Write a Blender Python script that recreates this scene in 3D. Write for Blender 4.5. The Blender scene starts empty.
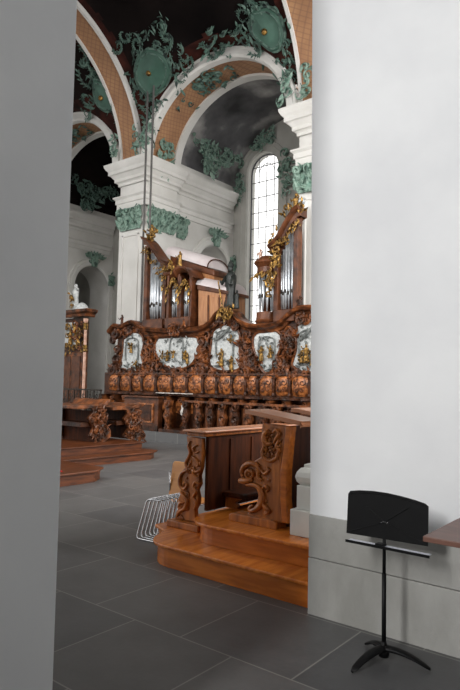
import bpy, math, random
from mathutils import Vector, Matrix, noise
R = math.radians
random.seed(7)
col = bpy.context.scene.collection
# ---------------------------------------------------------------- camera
EYE = 1.65
FPX = 595.0
hd, pt, rl = R(38.6), R(3.75), R(1.2)
cf = Vector((-math.sin(hd)*math.cos(pt), math.cos(hd)*math.cos(pt), math.sin(pt)))
cr0 = Vector((math.cos(hd), math.sin(hd), 0)); cu0 = cr0.cross(cf)
cr = cr0*math.cos(rl) + cu0*math.sin(rl); cu = cu0*math.cos(rl) - cr0*math.sin(rl)
CAM = Vector((0, 0, EYE))
cam = bpy.data.cameras.new('camera'); co = bpy.data.objects.new('camera', cam); col.objects.link(co)
cam.sensor_fit = 'VERTICAL'; cam.sensor_height = 36; cam.lens = FPX/690*36
co.matrix_world = Matrix(((cr.x, cu.x, -cf.x, CAM.x), (cr.y, cu.y, -cf.y, CAM.y), (cr.z, cu.z, -cf.z, CAM.z), (0, 0, 0, 1)))
cam.clip_start = .05; cam.clip_end = 200
bpy.context.scene.camera = co
# ---------------------------------------------------------------- world, lights, exposure
w = bpy.data.worlds.new('sky'); bpy.context.scene.world = w; w.use_nodes = True
bg = w.node_tree.nodes['Background']; bg.inputs[0].default_value = (1, .995, .98, 1); bg.inputs[1].default_value = 1.9
vs = bpy.context.scene.view_settings
vs.view_transform = 'Standard'; vs.look = 'None'; vs.gamma = 1; vs.use_curve_mapping = False
vs.exposure = 0.0
def area(name, loc, target, sx, sy, power, color=(1, 1, 1), spread=180):
    l = bpy.data.lights.new(name, 'AREA'); l.spread = R(spread); l.shape = 'RECTANGLE'; l.size = sx; l.size_y = sy; l.energy = power; l.color = color
    o = bpy.data.objects.new(name, l); col.objects.link(o); o.location = loc
    o.rotation_euler = (Vector(target)-Vector(loc)).to_track_quat('-Z', 'Y').to_euler()
    return o
area('nave_window_daylight', (1.5, 9.0, 6.0), (-12, 10.5, 3.6), 7, 5, 1300, (1, .98, .95))
area('aisle_window_daylight', (-1.2, -8.5, 6.4), (-.8, 4, 2.8), 1.5, 4.5, 235, (1, .995, .985), 75)
area('stall_fill_light', (-9, 3.0, 8.6), (-10.8, 13, 2.6), 9, 2.6, 460, (1, .985, .96), 115)  # added fill lamp to brighten the far stalls; no window is built there
# ---------------------------------------------------------------- materials
def lin(c):
    return tuple(((v/255)/12.92 if v/255 <= .04045 else ((v/255+.055)/1.055)**2.4) for v in c) + (1,)
M = {}
def mat(name, c1, c2=None, scale=4, rough=.6, metal=0, bump=0, bscale=None, stretch=(1, 1, 1), detail=4, c3=None, pos=(.35, .65), spec=.5, coat=0, bdist=.02):
    m = bpy.data.materials.new(name); m.use_nodes = True; nt = m.node_tree; b = nt.nodes['Principled BSDF']
    b.inputs['Roughness'].default_value = rough; b.inputs['Metallic'].default_value = metal
    b.inputs['Specular IOR Level'].default_value = spec; b.inputs['Coat Weight'].default_value = coat; b.inputs['Coat Roughness'].default_value = .25
    tc = nt.nodes.new('ShaderNodeTexCoord'); mp = nt.nodes.new('ShaderNodeMapping'); mp.inputs['Scale'].default_value = stretch
    nt.links.new(tc.outputs['Object'], mp.inputs['Vector'])
    if c2 is None: c2 = tuple(v*.85 for v in c1)
    n = nt.nodes.new('ShaderNodeTexNoise'); n.inputs['Scale'].default_value = scale; n.inputs['Detail'].default_value = detail
    nt.links.new(mp.outputs[0], n.inputs['Vector'])
    r = nt.nodes.new('ShaderNodeValToRGB'); r.color_ramp.elements[0].position = pos[0]; r.color_ramp.elements[1].position = pos[1]
    r.color_ramp.elements[0].color = lin(c1); r.color_ramp.elements[1].color = lin(c2)
    if c3: e = r.color_ramp.elements.new((pos[0]+pos[1])/2); e.color = lin(c3)
    nt.links.new(n.outputs[0], r.inputs[0]); nt.links.new(r.outputs[0], b.inputs['Base Color'])
    if bump:
        n2 = nt.nodes.new('ShaderNodeTexNoise'); n2.inputs['Scale'].default_value = bscale or scale*3; n2.inputs['Detail'].default_value = 3
        nt.links.new(mp.outputs[0], n2.inputs['Vector'])
        bp = nt.nodes.new('ShaderNodeBump'); bp.inputs['Strength'].default_value = bump; bp.inputs['Distance'].default_value = bdist
        nt.links.new(n2.outputs[0], bp.inputs['Height']); nt.links.new(bp.outputs[0], b.inputs['Normal'])
    M[name] = m; return m
mat('plaster', (230, 231, 232), (220, 221, 223), 1.5, .8, bump=.03, bscale=40)
mat('plaster_far', (218, 216, 212), (205, 203, 198), 1.2, .75)
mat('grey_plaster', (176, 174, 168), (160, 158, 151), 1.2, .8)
mat('dado_stone', (170, 169, 165), (140, 139, 134), 2.2, .85, bump=.25, bscale=30, stretch=(1, 1, .5))
mat('stone', (222, 222, 216), (206, 206, 200), 3, .6)
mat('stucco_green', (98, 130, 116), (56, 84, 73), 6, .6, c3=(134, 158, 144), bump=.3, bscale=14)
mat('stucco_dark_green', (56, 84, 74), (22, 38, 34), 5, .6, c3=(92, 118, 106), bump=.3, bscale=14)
mat('shield_green', (70, 104, 90), (50, 80, 68), 1.5, .6, bump=.1, bscale=8)
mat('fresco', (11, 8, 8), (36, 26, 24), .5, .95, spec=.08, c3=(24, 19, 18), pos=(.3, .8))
mat('fresco_red', (70, 36, 30), (34, 22, 20), 2, .9, spec=.1)
mat('fresco_grey', (36, 35, 37), (190, 187, 184), .7, .8, c3=(92, 91, 93), pos=(.3, .74), detail=6)
mat('wood_step_dark', (104, 56, 28), (62, 32, 16), 2.5, .35, spec=.35, stretch=(8, 1, 8), bump=.05, detail=6)
mat('wood_step', (198, 112, 38), (162, 86, 28), 2.5, .27, stretch=(1, 8, 8), bump=.05, spec=.5, detail=6)
mat('wood_step_y', (212, 126, 48), (180, 98, 35), 2.5, .25, stretch=(8, 1, 8), bump=.05, detail=6)
mat('wood_desk', (190, 112, 46), (134, 74, 28), 2.5, .32, stretch=(7, 7, 1), bump=.08, detail=6)
mat('wood_dark', (84, 42, 20), (52, 26, 13), 2.5, .55, spec=.1, stretch=(6, 6, 1), bump=.08)
mat('wood_top', (190, 126, 86), (168, 106, 68), 1.2, .3, stretch=(1, 1, 1), detail=2, coat=.5)
mat('wood_stall', (128, 74, 38), (46, 26, 14), 5, .38, c3=(90, 50, 26), spec=.35, bump=.5, bscale=18, bdist=.03)
mat('wood_stall_dark', (78, 42, 21), (38, 20, 10), 5, .42, spec=.3, bump=.6, bscale=16, bdist=.03)
mat('wood_inlay', (176, 108, 58), (86, 48, 24), 9, .36, c3=(140, 82, 42), pos=(.4, .6), bump=.4, bscale=20)
mat('wood_light', (176, 124, 82), (150, 100, 62), 2, .4, stretch=(8, 8, 1))
mat('wood_organ', (102, 58, 32), (58, 31, 17), 4, .4, spec=.35, bump=.3, bscale=14)
mat('plywood', (214, 146, 70), (196, 126, 54), 2, .35, stretch=(1, 1, 6))
mat('gold', (172, 132, 66), (52, 36, 18), 16, .42, metal=.6, bump=.3, bscale=40)
mat('relief_white', (206, 208, 206), (172, 176, 176), 14, .55, bump=.8, bscale=16, bdist=.03)
mat('relief_grey', (120, 124, 122), (84, 88, 86), 10, .5)
mat('tin', (206, 210, 214), (160, 165, 170), 6, .32, metal=.55)
mat('dust_cover', (214, 206, 206), (196, 184, 184), 1.5, .5)
mat('bronze', (42, 47, 44), (25, 29, 27), 6, .5, bump=.3)
mat('iron', (34, 28, 24), (52, 42, 32), 8, .5, metal=.3)
mat('black_paint', (9, 9, 10), (12, 12, 13), 8, .5, spec=.2)
mat('tray_metal', (196, 198, 208), (184, 186, 196), 8, .5)
mat('chrome', (200, 200, 202), (180, 180, 182), 5, .15, metal=1)
mat('carpet_red', (176, 26, 30), (140, 18, 22), 60, .95, bump=.3, bscale=200)
mat('table_wood', (112, 78, 66), (92, 62, 52), 3, .4, stretch=(1, 6, 6))
mat('marble_pink', (214, 176, 156), (176, 132, 112), 6, .25)
mat('cushion', (206, 200, 194), (186, 178, 170), 6, .8)
mat('rod_grey', (92, 90, 88), (80, 78, 76), 4, .6)
mat('mullion', (70, 72, 76), (60, 62, 66), 4, .5)
# lattice mat: orange net pattern on arch soffits
def mat_lattice():
    m = mat('lattice', (176, 132, 94), (154, 112, 80), 1.5, .7); nt = m.node_tree; b = nt.nodes['Principled BSDF']
    ramp = [n for n in nt.nodes if n.type == 'VALTORGB'][0]
    tc = [n for n in nt.nodes if n.type == 'TEX_COORD'][0]
    prev = ramp.outputs[0]
    for ang in (.785, -.785):
        mp = nt.nodes.new('ShaderNodeMapping'); mp.inputs['Rotation'].default_value = (ang, ang, ang)
        nt.links.new(tc.outputs['Object'], mp.inputs['Vector'])
        wv = nt.nodes.new('ShaderNodeTexWave'); wv.inputs['Scale'].default_value = 2.6; wv.bands_direction = 'X'
        nt.links.new(mp.outputs[0], wv.inputs['Vector'])
        r = nt.nodes.new('ShaderNodeValToRGB'); r.color_ramp.elements[0].position = .8; r.color_ramp.elements[1].position = .95
        r.color_ramp.elements[0].color = (0, 0, 0, 1); r.color_ramp.elements[1].color = (.5, .5, .5, 1)
        nt.links.new(wv.outputs['Fac'], r.inputs[0])
        mx = nt.nodes.new('ShaderNodeMixRGB'); mx.inputs[2].default_value = lin((130, 94, 72))
        nt.links.new(r.outputs[0], mx.inputs[0]); nt.links.new(prev, mx.inputs[1]); prev = mx.outputs[0]
    nt.links.new(prev, b.inputs['Base Color'])
mat_lattice()
def mat_floor():
    m = mat('slate_floor', (74, 74, 74), (92, 92, 92), 1.2, .42, bump=.04, bscale=30); nt = m.node_tree; b = nt.nodes['Principled BSDF']
    tc = [n for n in nt.nodes if n.type == 'TEX_COORD'][0]; ramp = [n for n in nt.nodes if n.type == 'VALTORGB'][0]
    mp = nt.nodes.new('ShaderNodeMapping'); mp.inputs['Location'].default_value = (3.14+.855*20, -2.94+.87*20, 0)
    nt.links.new(tc.outputs['Object'], mp.inputs['Vector'])
    br = nt.nodes.new('ShaderNodeTexBrick'); br.offset = .5; br.offset_frequency = 2; br.squash = 1
    br.inputs['Scale'].default_value = 1; br.inputs['Brick Width'].default_value = .855; br.inputs['Row Height'].default_value = .87
    br.inputs['Mortar Size'].default_value = .006; br.inputs['Mortar Smooth'].default_value = .3
    br.inputs['Color1'].default_value = lin((86, 86, 87)); br.inputs['Color2'].default_value = lin((104, 103, 102)); br.inputs['Mortar'].default_value = lin((140, 139, 134))
    nt.links.new(mp.outputs[0], br.inputs['Vector'])
    mx = nt.nodes.new('ShaderNodeMixRGB'); mx.blend_type = 'MULTIPLY'; mx.inputs[0].default_value = 1
    n = nt.nodes.new('ShaderNodeTexNoise'); n.inputs['Scale'].default_value = 2.5; n.inputs['Detail'].default_value = 8; n.inputs['Roughness'].default_value = .7
    nt.links.new(tc.outputs['Object'], n.inputs['Vector'])
    r = nt.nodes.new('ShaderNodeValToRGB'); r.color_ramp.elements[0].position = .3; r.color_ramp.elements[0].color = (.72, .72, .72, 1); r.color_ramp.elements[1].position = .7
    nt.links.new(n.outputs[0], r.inputs[0])
    nt.links.new(br.outputs['Color'], mx.inputs[1]); nt.links.new(r.outputs[0], mx.inputs[2]); nt.links.new(mx.outputs[0], b.inputs['Base Color'])
mat_floor()
def mat_glass():
    m = bpy.data.materials.new('window_glass'); m.use_nodes = True; nt = m.node_tree; nt.nodes.clear()
    o = nt.nodes.new('ShaderNodeOutputMaterial'); t = nt.nodes.new('ShaderNodeBsdfTransparent'); g = nt.nodes.new('ShaderNodeBsdfGlossy')
    g.inputs['Roughness'].default_value = .1; mx = nt.nodes.new('ShaderNodeMixShader'); mx.inputs[0].default_value = .05
    nt.links.new(t.outputs[0], mx.inputs[1]); nt.links.new(g.outputs[0], mx.inputs[2]); nt.links.new(mx.outputs[0], o.inputs[0]); M['glass'] = m
mat_glass()
# ---------------------------------------------------------------- helpers
def at(ax, v, x, y):
    """point of the plane (axis ax = v) seen at the photograph's pixel (x, y)"""
    d = cf + cr*((x-230)/FPX) - cu*((y-345)/FPX)
    return CAM + d*((v-CAM[ax])/d[ax])
def worldloc(o):
    p = Vector((0, 0, 0))
    while o: p += o.location; o = o.parent
    return p
class MB:
    def __init__(s): s.v = []; s.f = []; s.mi = []
    def add(s, vs_, fs, mi=0):
        k = len(s.v); s.v += [Vector(p) for p in vs_]; s.f += [tuple(i+k for i in f) for f in fs]; s.mi += [mi]*len(fs); return s
    def box(s, a, b, mi=0):
        x0, y0, z0 = [min(a[i], b[i]) for i in range(3)]; x1, y1, z1 = [max(a[i], b[i]) for i in range(3)]
        return s.add([(x0,y0,z0),(x1,y0,z0),(x1,y1,z0),(x0,y1,z0),(x0,y0,z1),(x1,y0,z1),(x1,y1,z1),(x0,y1,z1)],
                     [(0,3,2,1),(4,5,6,7),(0,1,5,4),(1,2,6,5),(2,3,7,6),(3,0,4,7)], mi)
    def prism(s, pts, d, mi=0):
        """closed outline of 3-D points, pushed along vector d"""
        n = len(pts); d = Vector(d); a = [Vector(p) for p in pts]
        nrm = Vector((0, 0, 0))
        for i in range(n): nrm += a[i].cross(a[(i+1) % n])
        if nrm.dot(d) > 0: a.reverse()
        b = [p+d for p in a]
        return s.add(a+b, [tuple(range(n)), tuple(range(2*n-1, n-1, -1))]+[((i+1) % n, i, n+i, n+(i+1) % n) for i in range(n)], mi)
    def tube(s, pts, r, n=7, cap=True, flat=None):
        pts = [Vector(p) for p in pts]; m = len(pts)
        if not isinstance(r, (list, tuple)): r = [r]*m
        t0 = (pts[1]-pts[0]).normalized(); up = Vector((0, 0, 1)) if abs(t0.z) < .9 else Vector((1, 0, 0))
        if flat is not None: up = Vector(flat)
        k = len(s.v)
        for i in range(m):
            t = (pts[min(i+1, m-1)]-pts[max(i-1, 0)]).normalized()
            sx = t.cross(up)
            if sx.length < 1e-5: sx = t.cross(Vector((0, 1, 0)))
            sx.normalize(); sy = sx.cross(t).normalized(); 
            if flat is None: up = sy
            for j in range(n):
                a = 2*math.pi*j/n; s.v.append(pts[i]+(sx*math.cos(a)+sy*math.sin(a))*r[i])
        for i in range(m-1):
            for j in range(n):
                j2 = (j+1) % n; s.f.append((k+i*n+j, k+i*n+j2, k+(i+1)*n+j2, k+(i+1)*n+j)); s.mi.append(0)
        if cap:
            s.f.append(tuple(k+j for j in range(n))[::-1]); s.f.append(tuple(k+(m-1)*n+j for j in range(n))); s.mi += [0, 0]
        return s
    def lathe(s, c, prof, n=20, sx=1, sy=1, mod=None):
        c = Vector(c); k = len(s.v)
        for (r, z) in prof:
            for j in range(n):
                a = 2*math.pi*j/n; rr = r*(mod(a, z) if mod else 1)
                s.v.append(c+Vector((rr*math.cos(a)*sx, rr*math.sin(a)*sy, z)))
        for i in range(len(prof)-1):
            for j in range(n):
                j2 = (j+1) % n; s.f.append((k+i*n+j, k+i*n+j2, k+(i+1)*n+j2, k+(i+1)*n+j)); s.mi.append(0)
        s.f.append(tuple(k+j for j in range(n))[::-1]); s.f.append(tuple(k+(len(prof)-1)*n+j for j in range(n))); s.mi += [0, 0]
        return s
    def ball(s, c, r, sx=1, sy=1, sz=1, n=8):
        prof = [(r*math.sin(math.pi*i/n)*1 + 1e-4, -r*math.cos(math.pi*i/n)*sz) for i in range(n+1)]
        return s.lathe(c, prof, n+2, sx, sy)
    def grid(s, P, mi=0, flip=False):
        k = len(s.v); a = len(P); b = len(P[0])
        for row in P: s.v += [Vector(p) for p in row]
        for i in range(a-1):
            for j in range(b-1):
                q = (k+i*b+j, k+i*b+j+1, k+(i+1)*b+j+1, k+(i+1)*b+j)
                s.f.append(q[::-1] if flip else q); s.mi.append(mi)
        return s
    def build(s, name, m, parent=None, smooth=False, bevel=0, solid=0, auto=None):
        org = worldloc(parent) if parent else Vector((0, 0, 0))
        me = bpy.data.meshes.new(name); me.from_pydata([tuple(p-org) for p in s.v], [], s.f); me.update()
        ms = m if isinstance(m, (list, tuple)) else [m]
        for q in ms: me.materials.append(M[q])
        if len(ms) > 1:
            for p, i in zip(me.polygons, s.mi): p.material_index = i
        if smooth:
            for p in me.polygons: p.use_smooth = True
        o = bpy.data.objects.new(name, me); col.objects.link(o); o.parent = parent
        if solid:
            md = o.modifiers.new('solid', 'SOLIDIFY'); md.thickness = solid; md.offset = 0
        if bevel:
            md = o.modifiers.new('bevel', 'BEVEL'); md.width = bevel; md.segments = 2; md.limit_method = 'ANGLE'; md.angle_limit = R(40)
        return o
def tag(o, label=None, cat=None, group=None, kind=None):
    if label: o['label'] = label
    if cat: o['category'] = cat
    if group: o['group'] = group
    if kind: o['kind'] = kind
    return o
def empty(name, loc, label, cat, group=None):
    o = bpy.data.objects.new(name, None); col.objects.link(o); o.location = loc; o.empty_display_size = .1
    return tag(o, label, cat, group)
def struct(o, label=None): o['kind'] = 'structure'; return o
class Fr:
    """a local frame: u right, v up, w out of the surface"""
    def __init__(s, o, u, v): s.o = Vector(o); s.u = Vector(u).normalized(); s.v = Vector(v); s.v = (s.v-s.u*s.v.dot(s.u)).normalized(); s.w = s.u.cross(s.v).normalized()
    def __call__(s, a, b, c=0): return s.o+s.u*a+s.v*b+s.w*c
def scroll(mb, F, cx, cy, size, rot=0, hand=1, r=.1, turns=1.15, lift=0, n=14, sec=5):
    """a C-scroll: one end coiled, tapering along a sweep"""
    pts = []; rs = []
    for i in range(n+1):
        t = i/n; a = rot+hand*(t*turns*2*math.pi); rad = size*(.16+.84*t**1.1)*.5
        x = cx+rad*math.cos(a); y = cy+rad*math.sin(a)
        pts.append(F(x, y, lift)); rs.append(size*r*(.75+.5*math.sin(math.pi*min(1, t*1.15))) if t < .9 else size*r*.45)
    mb.tube(pts, rs, sec)
def leaf(mb, F, cx, cy, L, rot, wdt=.3, lift=0, curl=.25):
    c, s_ = math.cos(rot), math.sin(rot)
    def p(a, b, h): return F(cx+a*c-b*s_, cy+a*s_+b*c, lift+h)
    W = L*wdt; H = L*.18
    v = [p(0,0,0), p(L*.35,W*.5,0), p(L*.7,W*.35,H*.3), p(L,0,L*curl), p(L*.7,-W*.35,H*.3), p(L*.35,-W*.5,0), p(L*.35,0,H), p(L*.7,0,H+L*curl*.4)]
    mb.add(v, [(0,5,6),(0,6,1),(1,6,7,2),(6,5,4,7),(2,7,3),(7,4,3),(0,1,2,3,4,5)])
def acanthus(mb, F, cx, cy, size, rot, hand, lift):
    scroll(mb, F, cx, cy, size*1.15, rot, hand, .045, .82, lift, 16)
    for i in range(5, 16):
        t = i/16; a = rot+hand*t*.82*2*math.pi; rad = size*1.15*(.16+.84*t**1.1)*.5
        leaf(mb, F, cx+rad*math.cos(a), cy+rad*math.sin(a), size*.24*(.6+.6*t), a+hand*.7, .42, lift)
        if i % 2: leaf(mb, F, cx+rad*math.cos(a), cy+rad*math.sin(a), size*.16, a+math.pi-hand*.5, .4, lift)
def rocaille(mb, F, poly, n, size, leaves=None, lift=.03, r=.1, rnd=None, spread=.06):
    rnd = rnd or random
    xs = [p[0] for p in poly]; ys = [p[1] for p in poly]
    def inside(x, y):
        k = False; j = len(poly)-1
        for i in range(len(poly)):
            if (poly[i][1] > y) != (poly[j][1] > y) and x < (poly[j][0]-poly[i][0])*(y-poly[i][1])/(poly[j][1]-poly[i][1])+poly[i][0]: k = not k
            j = i
        return k
    def pt():
        for _ in range(200):
            x = rnd.uniform(min(xs), max(xs)); y = rnd.uniform(min(ys), max(ys))
            if inside(x, y): return x, y
        return xs[0], ys[0]
    for i in range(n):
        x, y = pt(); scroll(mb, F, x, y, size*rnd.uniform(.6, 1.25), rnd.uniform(0, 6.28), rnd.choice((1, -1)), r, rnd.uniform(.8, 1.3), lift+rnd.uniform(0, spread))
    for i in range(leaves if leaves is not None else n):
        x, y = pt(); leaf(mb, F, x, y, size*rnd.uniform(.5, 1.1), rnd.uniform(0, 6.28), .4, lift+rnd.uniform(0, spread))
def figure(mb, base, h, lean=0, face=(0, -1), arm=1, arms=True):
    """small robed figure"""
    b = Vector(base); fx, fy = face
    mod = lambda a, z: 1+.1*math.sin(a*6+z*9/h)
    mb.lathe(b, [(.16*h, 0), (.17*h, .05*h), (.14*h, .3*h), (.11*h, .5*h), (.135*h, .68*h), (.14*h, .76*h), (.06*h, .82*h), (.045*h, .85*h)], 12, 1, .75, mod)
    mb.ball(b+Vector((0, 0, .92*h)), .075*h, .9, .95, 1.15)
    for s_ in ((-1, 1) if arms else ()):
        sh = b+Vector((s_*.12*h, 0, .75*h)); el = sh+Vector((s_*.09*h, fy*.06*h, -.14*h*(1 if s_ != arm else -.3))); ha = el+Vector((s_*-.03*h, fy*.14*h, .1*h))
        mb.tube([sh, el, ha], [.045*h, .038*h, .028*h], 6)
def sweep(path, prof, side=1, closed=False):
    """moulding profile [(out, z)...] swept along a plan path; out goes to the left of the path times side"""
    P = [Vector((p[0], p[1], 0)) for p in path]; n = len(P); rows = []
    for i in range(n):
        d0 = (P[i]-P[i-1]).normalized() if i > 0 else (P[1]-P[0]).normalized()
        d1 = (P[i+1]-P[i]).normalized() if i < n-1 else d0
        n0 = Vector((-d0.y, d0.x, 0))*side; n1 = Vector((-d1.y, d1.x, 0))*side
        m = (n0+n1); m = m/max(.3, m.dot(n0)) if m.length > 1e-6 else n0
        rows.append([P[i]+m*o+Vector((0, 0, z)) for o, z in prof])
    return rows
CORN = [(0, 8.5), (.04, 8.5), (.04, 8.58), (.08, 8.62), (.14, 8.64), (.14, 8.74), (.24, 8.86), (.3, 8.88), (.3, 9.0), (.36, 9.07), (.41, 9.16), (.42, 9.24), (0, 9.28)]
ARCHI = [(0, 7.66), (.06, 7.66), (.06, 7.84), (.1, 7.86), (.1, 8.0), (.17, 8.06), (.17, 8.1), (0, 8.12)]
def smooth_line(pts, k=4):
    P_ = [Vector(p) for p in pts]; o_ = []
    for i in range(len(P_)-1):
        p0, p1, p2, p3 = P_[max(0, i-1)], P_[i], P_[i+1], P_[min(len(P_)-1, i+2)]
        for j in range(k):
            t = j/k; o_.append(.5*((2*p1)+(p2-p0)*t+(2*p0-5*p1+4*p2-p3)*t*t+(3*p1-p0-3*p2+p3)*t**3))
    return o_+[P_[-1]]
# ---------------------------------------------------------------- floor
struct(MB().box((-32, -9, -.2), (8, 20, 0)).build('floor', 'slate_floor'))
# ---------------------------------------------------------------- near walls
p0, p1 = at(1, 3.86, 309.8, 600), at(1, 3.86, 312.4, 0); dz = (p1.x-p0.x)/(p1.z-p0.z)
mb = MB().prism([Vector((p0.x+dz*(z-p0.z) if x is None else x, 3.86, z)) for x, z in ((None, .71), (8, .71), (8, 9.6), (None, 9.6))], (0, .45, 0))
wr = struct(mb.build('wall_right', 'plaster'))
d = MB().box((-2.295, 3.84, 0), (8, 4.31, .40)); d.box((-2.295, 3.845, .405), (8, 4.31, .71))
d.build('dado', 'dado_stone', wr, bevel=.004)
p0, p1 = at(1, 1.5, 53.5, 690), at(1, 1.5, 78, 0); dz = (p1.x-p0.x)/(p1.z-p0.z)   # the pier's reveal leans a little
xb_, xt_ = p0.x-dz*p0.z, p1.x+dz*(9.6-p1.z)
struct(MB().prism([Vector((-4.2, 1.5, 0)), Vector((xb_, 1.5, 0)), Vector((xt_, 1.5, 9.6)), Vector((-4.2, 1.5, 9.6))], (0, -2.9, 0)).build('wall_left', 'plaster', bevel=.01))
struct(MB().box((5.0, -9, 0), (5.3, 3.84, 9.6)).build('wall_aisle', 'grey_plaster'))
struct(MB().box((-14, -9.3, 0), (5.3, -9.0, 9.6)).build('wall_back', 'plaster'))
struct(MB().box((-14, -9.3, 9.6), (5.3, 4.6, 9.9)).build('ceiling_aisle', 'plaster'))
struct(MB().box((-32, 13.8, 0), (-23.55, 14.2, 12)).build('wall_choir_end', 'plaster_far'))
struct(MB().box((-29, 3, 0), (-28.6, 13.8, 14)).build('wall_choir_east', 'plaster_far'))
struct(MB().box((-32, 11.9, 0), (0, 18.62, .27)).build('floor_raised', 'slate_floor'))
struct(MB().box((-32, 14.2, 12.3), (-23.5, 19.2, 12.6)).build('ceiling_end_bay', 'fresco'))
struct(MB().box((-32.3, 14.2, 0), (-32, 19.2, 12.6)).build('wall_end_bay', 'grey_plaster'))
# ---------------------------------------------------------------- choir vault
BAYS = [(-25.2+6.05*k, ) for k in range(4)]
XC = [-25.225, -19.175, -11.775-.0, -4.375]
XC = [-11.775-7.4*k for k in (2, 1, 0, -1)]
def z_barrel(Y):
    t = (Y-8.9)/4.86; return 9.2+4.62*math.sqrt(max(0, 1-t*t))
def z_lun(X):
    z = 0
    for c in XC:
        t = (X-c)/3.08
        if abs(t) < 1: z = max(z, 9.25+2.72*math.sqrt(1-t*t))
    return z
def z_vault(X, Y):
    a, b = z_barrel(Y), z_lun(X)
    if b <= 0: return a
    k = .35; h_ = max(0, k-abs(a-b))/k; return max(a, b)+h_*h_*k*.25
mb = MB(); xs = [-31+.11*i for i in range(300)]; ys = [3.95+.11*j for j in range(89)]
ys[-1] = 13.68
P = [[Vector((X, Y, z_vault(X, Y))) for Y in ys] for X in xs]
mb.grid(P)
for q in range(len(mb.f)):
    c = sum((mb.v[i] for i in mb.f[q]), Vector())/len(mb.f[q])
    dz = z_lun(c.x)-z_barrel(c.y)
    edge = min(abs(abs(c.x-x0)-3.1) for x0 in XC)
    wob = noise.noise(c*1.3)*.35
    if (c.y > 12.9+wob*.6) or (edge < .22+wob*.5 and c.y > 9): mb.mi[q] = 1
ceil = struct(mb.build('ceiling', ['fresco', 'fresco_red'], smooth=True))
def hit_vault(px, py):
    d_ = cf + cr*((px-230)/FPX) - cu*((py-345)/FPX)
    t = 6
    while t < 40:
        p = CAM+d_*t
        if p.y > 4 and p.z > z_vault(p.x, p.y): break
        if p.y > 13.65: break
        t += .05
    p = CAM+d_*t; e = .05
    n = Vector((z_vault(p.x+e, p.y)-z_vault(p.x-e, p.y), z_vault(p.x, p.y+e)-z_vault(p.x, p.y-e), -2*e)).normalized()
    if p.y > 13.6: n = Vector((0, -1, 0))
    return p, n
def surf_frame(px, py, off=.03):
    p, n = hit_vault(px, py)
    u = Vector((0, 0, 1)).cross(n); u = u.normalized() if u.length > .1 else Vector((1, 0, 0))
    v = n.cross(u).normalized()
    return Fr(p+n*off, u, v)
# transverse arches springing from the piers
def transverse_arch(xc, k):
    n = 48
    def ring(x, r_): return [Vector((x, 8.9+r_*math.cos(math.pi*i/n), 9.25+r_*.95*math.sin(math.pi*i/n))) for i in range(n+1)]
    a = MB()
    # side faces and the two white edge ribs
    for xa, xb in ((xc-.5, xc-.4), (xc+.4, xc+.5)):
        rows = [ring(xa, 4.9), ring(xa, 4.66), ring(xb, 4.66), ring(xb, 4.74)]
        if xa > xc: rows = [ring(xb, 4.9), ring(xb, 4.66), ring(xa, 4.66), ring(xa, 4.74)]
        a.grid(rows, flip=(xa > xc))
    o = struct(a.build('trim_%d' % k, 'plaster_far', smooth=False))
    b = MB().grid([ring(xc-.41, 4.72), ring(xc+.41, 4.72)]); b.build('soffit_band', 'lattice', o)
    return o
for k, xc in enumerate((-22.875, -15.475, -8.075)): transverse_arch(xc, k+1)
# bay arches
def bay_arch(xc, k):
    n = 40
    def ring(y, a_, b_): return [Vector((xc+a_*math.cos(math.pi*i/n), y, 9.25+b_*math.sin(math.pi*i/n))) for i in range(n+1)]
    a = MB()
    rows = [ring(13.75, 3.12, 2.76), ring(13.55, 3.12, 2.76), ring(13.52, 3.06, 2.70), ring(13.55, 3.0, 2.64), ring(13.52, 2.84, 2.46), ring(13.58, 2.78, 2.40), ring(13.80, 2.78, 2.40), ring(13.80, 2.86, 2.48)]
    a.grid(rows)
    a.grid([ring(14.85, 2.86, 2.48), ring(14.85, 2.76, 2.38), ring(15.15, 2.76, 2.38), ring(15.15, 3.2, 2.8)])
    o = struct(a.build('trim_%d' % k, 'plaster_far'))
    MB().grid([ring(13.79, 2.84, 2.46), ring(14.86, 2.84, 2.46)]).build('soffit_band', 'lattice', o)
    c = MB(); rows = []
    for j in range(13):
        rows.append(ring(15.1+(18.7-15.1)*j/12, 3.0, 2.7))
    c.grid(rows); v = struct(c.build('ceiling_bay', 'fresco_grey' if k == 11 else 'fresco', smooth=True))
    return o
bay_arch(XC[1], 10); bay_arch(XC[2], 11)
bpy.data.objects['trim_10'].name = 'trim_4'; bpy.data.objects['trim_11'].name = 'trim_5'
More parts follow.
